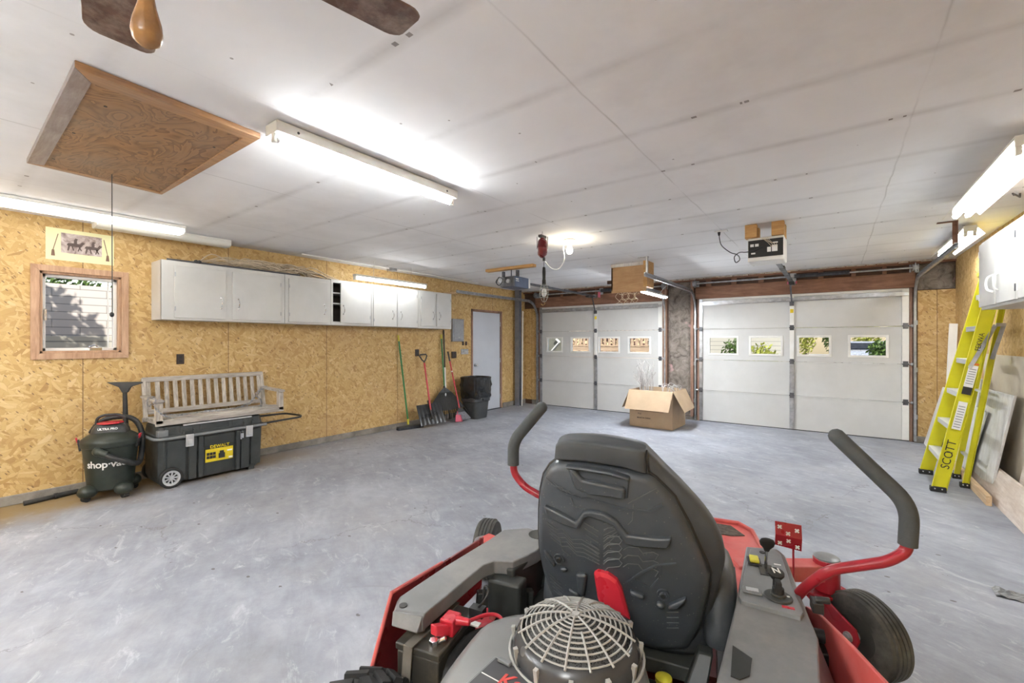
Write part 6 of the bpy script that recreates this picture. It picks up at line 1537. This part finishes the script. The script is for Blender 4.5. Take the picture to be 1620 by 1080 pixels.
# hip wall between seat and console
part('inner_fender_wall', MB().prism([(.345, .80, .59), (.335, .40, .59), (.28, .08, .57), (.27, .08, .34), (.33, .80, .34)], (.02, 0, 0)), M_MOWD, mow, bevel=.003)

# ---- cut-height marker plate on its rod
yS = .92
A, B, Cc, D = ly(1226, 824, yS), ly(1268, 831, yS), ly(1268, 872, yS), ly(1226, 861, yS)
m1, m2 = A.lerp(D, .5)-Vector((0, .012, 0)), B.lerp(Cc, .5)-Vector((0, .012, 0))
rod = part('height_rod', MB().cyl(ly(1255, 868, yS+.004), ly(1256, 925, yS+.02)-Vector((0,0,.1)), .0035, n=8), M_RED, mow)
mk = part('marker_plate', MB().prism([A, B, m2, m1], (0, .003, 0)).prism([m1, m2, Cc, D], (0, .003, 0)), M_RED, rod)
cr_ = MB()
for u, v in ((.17, .18), (.82, .22), (.48, .38), (.5, .68), (.18, .85), (.84, .86)):
    base = (m1 if v > .5 else A); 
    p = A.lerp(B, u).lerp(D.lerp(Cc, u), v)-Vector((0, .012*(1-abs(v-.5)*2)+.0015, 0))
    for a in (PI/4, -PI/4): d = Vector((math.cos(a), 0, math.sin(a))); cr_.bar(p-d*.008, p+d*.008, .005, .002, (0, 1, 0))
part('cross_cutout', cr_, M_LETW, mk)

# ---- lap bars
def lap(grip, tube, r, name):
    b_ = part(name, MB().tube(rounded(tube, .035, 6), r, 16), M_MAROON if False else M_RED, mow, smooth=60)
    g = rounded(grip, .06, 7)
    rr_ = [.021]*len(g); P = [Vector(x) for x in g]; d = (P[-1]-P[-2]).normalized()
    P += [P[-1]+d*.010, P[-1]+d*.016]; rr_ += [.016, .006]
    part('foam_grip', MB().tube(P, rr_, 18), M_GRIP, b_, smooth=60)
gR = [ly(1436, 862, .52), ly(1440, 800, .52)+Vector((0, .0, 0)), ly(1322, 688, .55)]
tR = [ly(1436, 850, .52), ly(1434, 872, .52), ly(1405, 888, .51), ly(1312, 901, .52), ly(1275, 927, .55), ly(1256, 948, .60)]
lap(gR, tR, .014, 'lap_bar')
gL = [ly(812, 735, .52), ly(812, 698, .52), ly(858, 643, .55)]
tL = [ly(812, 728, .52), ly(813, 748, .52), ly(830, 770, .52), ly(862, 788, .52), ly(880, 800, .52), Vector((-.24, .52, .60))]
lap(gL, tL, .013, 'lap_bar')
part('lever_bracket', MB().box(.53, .59, .50, .58, .46, .53).cyl((.53, .55, .55), (.62, .55, .55), .018, n=14), M_LETK, mow, bevel=.004)
bl_ = MB(); p = ly(1296, 955, .50); bl_.box(p.x-.015, p.x+.012, .50, .54, p.z-.03, p.z+.0); bl_.cyl(p+Vector((-.01,.0,.01)), p+Vector((.025,.0,.014)), .010, n=6)
part('damper_clevis', bl_, M_MOWD, mow, bevel=.003)

# ---- seat
sh = [sb(*p) for p in z4([(300,262),(270,285),(240,330),(225,400),(218,500),(217,600),(222,690),(240,780),(262,850),(285,895)])]+[sb(*p) for p in ((905, 965), (960, 1000), (1000, 1010), (1040, 1023), (1068, 1024), (1090, 1022), (1108, 990), (1122, 930))]+[sb(*p) for p in z4([(1030,800),(1012,750),(990,700),(930,570),(860,440),(810,390),(770,350),(730,325),(640,300),(500,275),(400,262)])]
cen = sum(sh, Vector((0,0,0)))/len(sh); B0 = -.028
lines = MB().loft([[p+SN*.02 for p in sh], sh, [cen+(p-cen)*.985+SN*(-.010) for p in sh], [cen+(p-cen)*.965+SN*(-.020) for p in sh], [cen+(p-cen)*.90+SN*B0 for p in sh]])
lines.mat(1)
def ln(*pts): lines.tube([sb(*p, B0-.0015) for p in z4(pts)], .0014, 4)
for y in range(0, 5):
    o = y*34
    ln((255+o*.15, 555+o*.55), (300+o*.2, 590+o*.6), (330+o*.2, 590+o*.6), (372+o*.2, 640+o*.55), (420+o*.1, 640+o*.6), (505, 690+o*.5))
    ln((525, 600+o*1.05), (545, 585+o*1.05), (595, 590+o*1.05), (612, 610+o*1.05), (600, 625+o*1.05), (545, 630+o*1.05), (525, 650+o*1.05))
for o in (0, 40, 80): ln((618, 690+o), (640, 675+o), (690, 678+o), (710, 705+o), (760, 700+o), (785, 712+o), (770, 735+o))
for o in (0, 1, 2, 3): ln((250+o*35, 345+o*22), (290+o*35, 385+o*20), (330+o*30, 392+o*16))
for o in range(5): ln((265+o*6, 800+o*20), (320+o*8, 850+o*20))
for o in range(4): ln((640+o*30, 470-o*16), (690+o*28, 440-o*14)); ln((825, 985+o*25), (880, 985+o*25))
for o in range(5): ln((432+o*4, 560+o*28), (500, 600+o*28)); ln((525, 585+o*28-20), (590, 560+o*14))
ln((362,430),(385,480),(430,495)); ln((665,470),(660,550),(640,570)); ln((310,625),(330,690),(370,720))
seat = part('seat_back_shell', lines, [M_SHELL, plain('pale_line', (.12, .13, .14), .4)], mow)  # molded lines get a paler tone than the shell around them
def raised(pts, h, name='raised_panel', m=None, bev=.009, base=B0, **kw):
    q = [sb(*p, base) for p in z4(pts)]
    return part(name, MB().prism([p+SN*.004 for p in q], SN*(-h-.004)), m or M_SHELL, seat, bevel=bev, **kw)
raised([(246,470),(300,492),(398,548),(432,498),(470,494),(530,506),(586,540),(640,607),(770,622),(850,622),(832,672),(700,662),(632,650),(612,618),(572,562),(520,540),(460,522),(438,530),(406,580),(330,555),(262,522)], .017, 'chevron_ridge', bev=.0055)
raised([(350,283),(420,292),(650,338),(640,445),(560,432),(452,420),(384,388),(365,340)], .004, 'handle_recess')
raised([(362,290),(385,292),(430,345),(630,385),(628,440),(560,428),(455,415),(392,385)], .020, 'handle_shelf')
raised([(348,280),(420,286),(560,308),(652,338),(650,352),(560,324),(420,302),(352,294)], .020, 'handle_lip')
raised([(396,788),(450,796),(436,905),(408,885),(402,840)], .016, 'lower_rib'); raised([(650,868),(722,898),(716,915),(655,890)], .016, 'lower_rib')
raised([(772,924),(818,934),(812,962),(782,952)], .018, 'lower_rib'); raised([(832,940),(918,903),(905,930),(880,955),(835,958)], .018, 'lower_rib')
raised([(240,680),(262,700),(300,752),(292,770),(250,720)], .009, 'lower_rib'); raised([(318,770),(350,768),(356,786),(330,792)], .009, 'lower_rib'); raised([(360,866),(408,895),(405,912),(362,885)], .009, 'lower_rib')
raised([(305,395),(330,408),(420,440),(452,438),(560,470),(640,490),(740,500),(800,465),(808,478),(745,512),(640,500),(560,482),(455,450),(400,448),(320,418)], .005, 'edge_line', bev=0)
raised([(630,838),(700,790),(770,755),(870,748),(868,756),(775,764),(705,800),(634,848)], .005, 'edge_line', bev=0)
raised([(655,815),(745,862),(785,820),(795,765),(803,770),(793,826),(748,872),(655,824)], .004, 'edge_line', bev=0)
for p in ((315, 730), (808, 898)):
    c = sb(*z4([p])[0], B0); part('seat_bolt', MB().lathe([(.018, 0), (.017, .006), (.010, .004), (.009, .010), (0, .011)], c, -SN, 20), M_SHELL, seat); part('bolt_head', MB().cyl(c-SN*.004, c-SN*.012, .007, n=10), M_LETK, seat)
ri = z4([(483,788),(500,778),(548,790),(590,820),(612,862),(630,925),(652,1005),(600,985),(515,945),(500,900)])
q = [sb(*p, B0) for p in ri]; cq = sum(q, Vector((0,0,0)))/len(q)
rd = MB(); rd.loft([[p+SN*.002 for p in q], [p-SN*.012 for p in q], [cq+(p-cq)*.82-SN*.018 for p in q]])
part('red_accent', rd, M_REDPL, seat, smooth=20, label='glossy red plastic accent')
# padding
co = [(.085,1.092),(.112,1.075),(.155,1.03),(.2,.985),(.265,.91),(.30,.85),(.315,.80),(.314,.74),(.285,.60),(.262,.52),(.22,.47),(.02,.46),(-.16,.48),(-.205,.58),(-.24,.70),(-.242,.80),(-.226,.92),(-.198,.985),(-.172,1.03),(-.164,1.075),(-.135,1.096),(-.02,1.104)]
co = [(p.x, p.z) for p in curve([(x, 0, z) for x, z in co], 3, closed=True)]
cc_ = (.03, .80)
def ring(sc, off): return [sp(cc_[0]+(x-cc_[0])*sc, cc_[1]+(z-cc_[1])*sc, off) for x, z in co]
pad = part('seat_cushion_back', MB().loft([ring(.93, .012), ring(.985, .022), ring(1.0, .045), ring(.995, .08), ring(.955, .105), ring(.85, .118)]), M_VINYL, mow, smooth=60)
# head bolster above the shell, thick toward the rear
hb_ = []
for off, dz, sx in ((-.014, -.012, .92), (-.020, -.03, .97), (.0, .0, 1.0), (.03, .004, 1.0)): pass
hl = [sb(*p) for p in z4([(292,250),(298,190),(312,170),(345,156),(520,172),(700,203),(728,215),(736,320),(640,292),(500,268),(400,256)])]
ch_ = sum(hl, Vector((0,0,0)))/len(hl)
hr = part('head_bolster', MB().loft([[p+SN*.03 for p in hl], [p+SN*.0 for p in hl], [ch_+(p-ch_)*.97-SN*.014 for p in hl], [ch_+(p-ch_)*.86-SN*.020 for p in hl]]), M_VINYL, pad, smooth=60, bevel=.004)
st_ = [sb(*p, -.010) for p in z4([(736,325),(732,290),(724,250),(730,215)])]
part('stitch_seam', MB().tube(curve(st_, 4), .0022, 5), M_LETK, hr)
part('groove_welt', MB().tube([p+SN*.008 for p in sh], .006, 8, closed=True), M_LETK, seat)
# seat base cushion with side bolsters
def sring(z, k, n=28):
    out = []
    for i in range(n):
        a = 2*PI*i/n; out.append((.03+.285*k*math.copysign(abs(math.cos(a))**.5, math.cos(a)), .68+.24*k*math.copysign(abs(math.sin(a))**.5, math.sin(a)), z))
    return out
part('seat_cushion_base', MB().loft([sring(.44, .9), sring(.47, .97), sring(.53, 1.0), sring(.565, .96), sring(.575, .85)]), M_VINYL, mow, smooth=60)
for x in (-.195, .302):
    bo = MB(); bo.tube(curve([(x, .47, .50), (x, .50, .60), (x+.004, .58, .66), (x, .72, .645), (x, .86, .58), (x, .90, .52)], 4), [.035]+[.045]*18+[.04, .03], 14)
    part('side_bolster', bo, M_VINYL, mow, smooth=60)
part('seat_pan', MB().box(-.20, .27, .42, .86, .40, .445).prism([(.245, .42, .50), (.285, .42, .50), (.26, .34, .40), (.20, .34, .40)], (0, .04, 0)), M_MOWD, mow, bevel=.005)
sp_ = MB(); pts = []
for k in range(7*12+1): a = k/12*2*PI; pts.append((.155+.026*math.cos(a), .385+.026*math.sin(a), .25+.022*k/12))
sp_.tube(pts, .0065, 6); sp_.cyl((.155, .385, .22), (.155, .385, .44), .012, n=10)
part('suspension_spring', sp_, M_RUB, mow, smooth=60)

# ---- engine
ol = [(-.335,.08),(-.325,.17),(-.26,.25),(-.17,.285),(-.04,.30),(.06,.285),(.115,.24),(.145,.16),(.155,.0),(.13,-.20),(.05,-.28),(-.22,-.28),(-.30,-.20),(-.33,-.06)]
ol = [(p.x, p.y) for p in curve([(x, y, 0) for x, y in ol], 3, closed=True)]
def er(z, k): return [(-.09+(x+.09)*k, .01+(y-.01)*k, z) for x, y in ol]
eng = part('engine_cowl', MB().loft([er(.34, .93), er(.42, 1.0), er(.53, 1.0), er(.575, .955), er(.602, .87), er(.612, .78)]), M_ENG, mow, smooth=50)
part('engine_block', MB().cyl((-.06, .0, .26), (-.06, .0, .44), .16, n=26).box(-.30, .16, -.12, .10, .30, .42), M_DGALV, mow)
fc = Vector((-.038, .132, 0))
part('blower_ring', MB().lathe([(.152, .585), (.158, .625), (.156, .640), (.145, .660), (.137, .664), (.134, .65), (.10, .63)], fc, (0, 0, 1), 56), M_RINGP, eng, smooth=50)
g = MB(); R0 = .137
def dome(r_): return .702-.036*(r_/R0)**2.2
for i in range(1, 12):
    r_ = R0*i/11.0; g.tube([fc+Vector((r_*math.cos(k/40*2*PI), r_*math.sin(k/40*2*PI), dome(r_))) for k in range(40)], .0023, 5, closed=True)
for k in range(16):
    a = 2*PI*k/16+.1; r0_ = .012 if k % 2 == 0 else R0*.45
    g.tube([fc+Vector((r_*math.cos(a), r_*math.sin(a), dome(r_)+.0015)) for r_ in [r0_+(R0+.008-r0_)*j/7 for j in range(8)]], .003, 5)
g.cyl(fc+Vector((0,0,.700)), fc+Vector((0,0,.706)), .010, n=12)
part('fan_guard', g, M_FANG, eng, smooth=60)
sc = MB()
sc.lathe([(.132, .648), (.10, .668), (.05, .684), (0, .686)], fc, (0, 0, 1), 40)
tt = NT('chaff_screen'); v = tt.vor(tt.obj(), 260, 'F1'); tt.fin(tt.ramp(v['Distance'], [(.25, (.008, .008, .008)), (.55, (.13, .13, .125))]), .5, .3)
part('chaff_screen', sc, tt.m, eng, smooth=60)
for k in range(12): a = 2*PI*k/12+.2; d = Vector((math.cos(a), math.sin(a), 0)); part('guard_clip', MB().bar(fc+d*.154+Vector((0,0,.61)), fc+d*.160+Vector((0,0,.652)), .010, .010, d), M_FANG, eng)
part('guard_rim', MB().tube([fc+Vector((.166*math.cos(k/44*2*PI), .166*math.sin(k/44*2*PI), .618)) for k in range(44)], .0035, 6, closed=True), M_FANG, eng)
# label panel
zl = .619
lpx = [(785, 1040), (868, 1080), (905, 1105), (860, 1160), (700, 1130), (737, 1085)]
lb = [lz(a, b, zl) for a, b in lpx]
cen = sum(lb, Vector((0,0,0)))/len(lb)
part('label_frame', MB().prism([cen+(p-cen)*1.10-Vector((0,0,.003)) for p in lb], (0, 0, -.02)), M_ENG, eng, bevel=.003)
pl_ = part('label_plate', MB().prism(lb, (0, 0, -.004)), plain('charcoal_label', (.055, .055, .06), .35), eng)
part('white_line', MB().bar(lz(762, 1063, zl+.0008), lz(800, 1084, zl+.0008), .002, .0012), M_LETW, pl_)
kx = lz(784, 1079, zl+.001); kx2 = kx
part('brand_lettering', text_mb('Kawasaki', .052, frame_M(kx+Vector((.098, .012, 0)), Vector((1, 0, 0)), Vector((0, 1, 0))), .0006, shear=.2), M_LETR, pl_)
part('label_clip', MB().bar(lz(789, 1041, zl+.004), lz(808, 1051, zl+.004), .012, .008), M_GPLAS, eng, bevel=.002)
ah = curve([lz(706, 1100, .50), lz(712, 1060, .50), lz(728, 1025, .50), lz(760, 1003, .50), lz(795, 996, .50)+Vector((0,0,-.01)), Vector((-.12, .34, .46))], 8)
part('air_hose', MB().tube(ah, [.016+.0012*(i % 2) for i in range(len(ah))], 12), M_RUB, eng, smooth=60)
part('oil_cap', MB().lathe([(.018, -.03), (.020, 0), (.022, .004), (.022, .016), (.012, .022), (0, .022)], lz(1050, 1080, .46), (0, 0, 1), 20), M_YELB, eng, label='yellow oil filler cap')

# ---- battery
zb = .55
bx0, bx1, by0, by1 = -.530, -.395, .055, .27
bat = part('battery', MB().box(bx0, bx1, by0, by1, .43, zb-.022).box(bx0-.004, bx1+.004, by0-.004, by1+.004, zb-.020, zb), M_BAT, mow, bevel=.004)
part('battery_strap', MB().tube([(bx0+.04, by0-.012, .37), (bx0+.04, by0-.012, zb+.004), (bx0+.06, by0+.10, zb+.006), (bx0+.075, by1+.006, zb+.004)], .012, 6) if False else MB().bar((bx0+.035, by0-.010, .43), (bx0+.045, by0-.010, zb+.004), .028, .004, (0,1,0)).bar((bx0+.045, by0-.012, zb+.004), (bx0+.06, by1+.006, zb+.004), .028, .004), M_STRAP, bat)
part('strap_hook', MB().tube(curve([(bx0+.03, by0-.018, .47), (bx0+.035, by0-.03, .43), (bx0+.02, by0-.03, .41), (bx0+.03, by0-.02, .39)], 4), .003, 6), M_GALV, bat)
tp = lz(712, 980, .585)
part('terminal_boot', MB().box(tp.x-.022, tp.x+.022, tp.y-.022, tp.y+.03, zb, zb+.045).prism([tp+Vector((-.022,-.022,-.03)), tp+Vector((.016,-.022,-.03)), tp+Vector((-.005,-.065,-.012)), tp+Vector((-.028,-.06,-.012))], (0,0,.03)).cyl(tp+Vector((.015,.005,.0)), tp+Vector((.06,.012,.0)), .014, .009, 12), M_REDPL, bat, bevel=.004)
part('red_cable', MB().tube(curve([tp+Vector((.05,.011,0)), lz(770, 972, .57), lz(790, 975, .56), lz(800, 993, .54)], 6), .0055, 8), M_REDPL, bat, smooth=60)
part('white_flag', pbox(lz(752, 988, .552), .028, .02, 0, .004), M_LETW, bat)
tb = lz(686, 1016, .565)
part('terminal_bolt', MB().cyl(tb-Vector((0,0,.015)), tb+Vector((0,0,.008)), .013, n=6).cyl(tb+Vector((-.0,.02,-.01)), tb+Vector((.02,.03,.0)), .009, n=10), M_CHROME, bat)
nt_ = lz(757, 960, .575)
part('ground_terminal', MB().box(nt_.x-.025, nt_.x+.02, nt_.y-.015, nt_.y+.015, zb, zb+.025).tube(curve([nt_, nt_+Vector((.02,.0,.025)), nt_+Vector((.03,.01,.05)), nt_+Vector((.015,.015,.06)), nt_+Vector((.01,.01,.02))], 4), .004, 6), M_BLACK, bat, bevel=.002)
part('battery_tray', MB().box(bx0-.02, bx1+.02, by0-.02, by1+.02, .415, .43).box(bx1+.0, bx1+.012, by1, by1+.2, .40, .44), M_MOWD, mow)
part('fender_brace', MB().bar((-.46, .40, .50), (-.30, .52, .48), .03, .05), M_MOWD, mow, bevel=.003)

# kinds that come several times share a group
GROUPS = {'hedge_shrub': 'hedge shrubs behind the block wall', 'street_shrub': 'bushes in front of the garage', 'fluorescent_light': 'fluorescent ceiling lights', 'wraparound_light': 'enclosed ceiling lights by the left wall',
          'shop_or_fill_light': 'hanging shop lights', 'leaning_board': 'boards leaning on the right wall', 'floor_plank': 'planks along the foot of the right wall', 'garage_door_opener': 'garage door openers', 'torsion_shaft': 'spring shafts over the garage doors',
          'track_hanger': 'hangers of the door tracks', 'wall_outlet': 'outlets on the left wall', 'wall_hook': 'hooks over the switch plate', 'wall_stud': 'bare studs between the garage doors', 'insulation_batt': 'exposed insulation', 'panel_sheet': 'strand board sheets on the far wall'}
for o in SC.objects:
    b = o.name.split('.')[0]
    if o.parent is None and b in GROUPS and 'group' not in o: o['group'] = GROUPS[b]
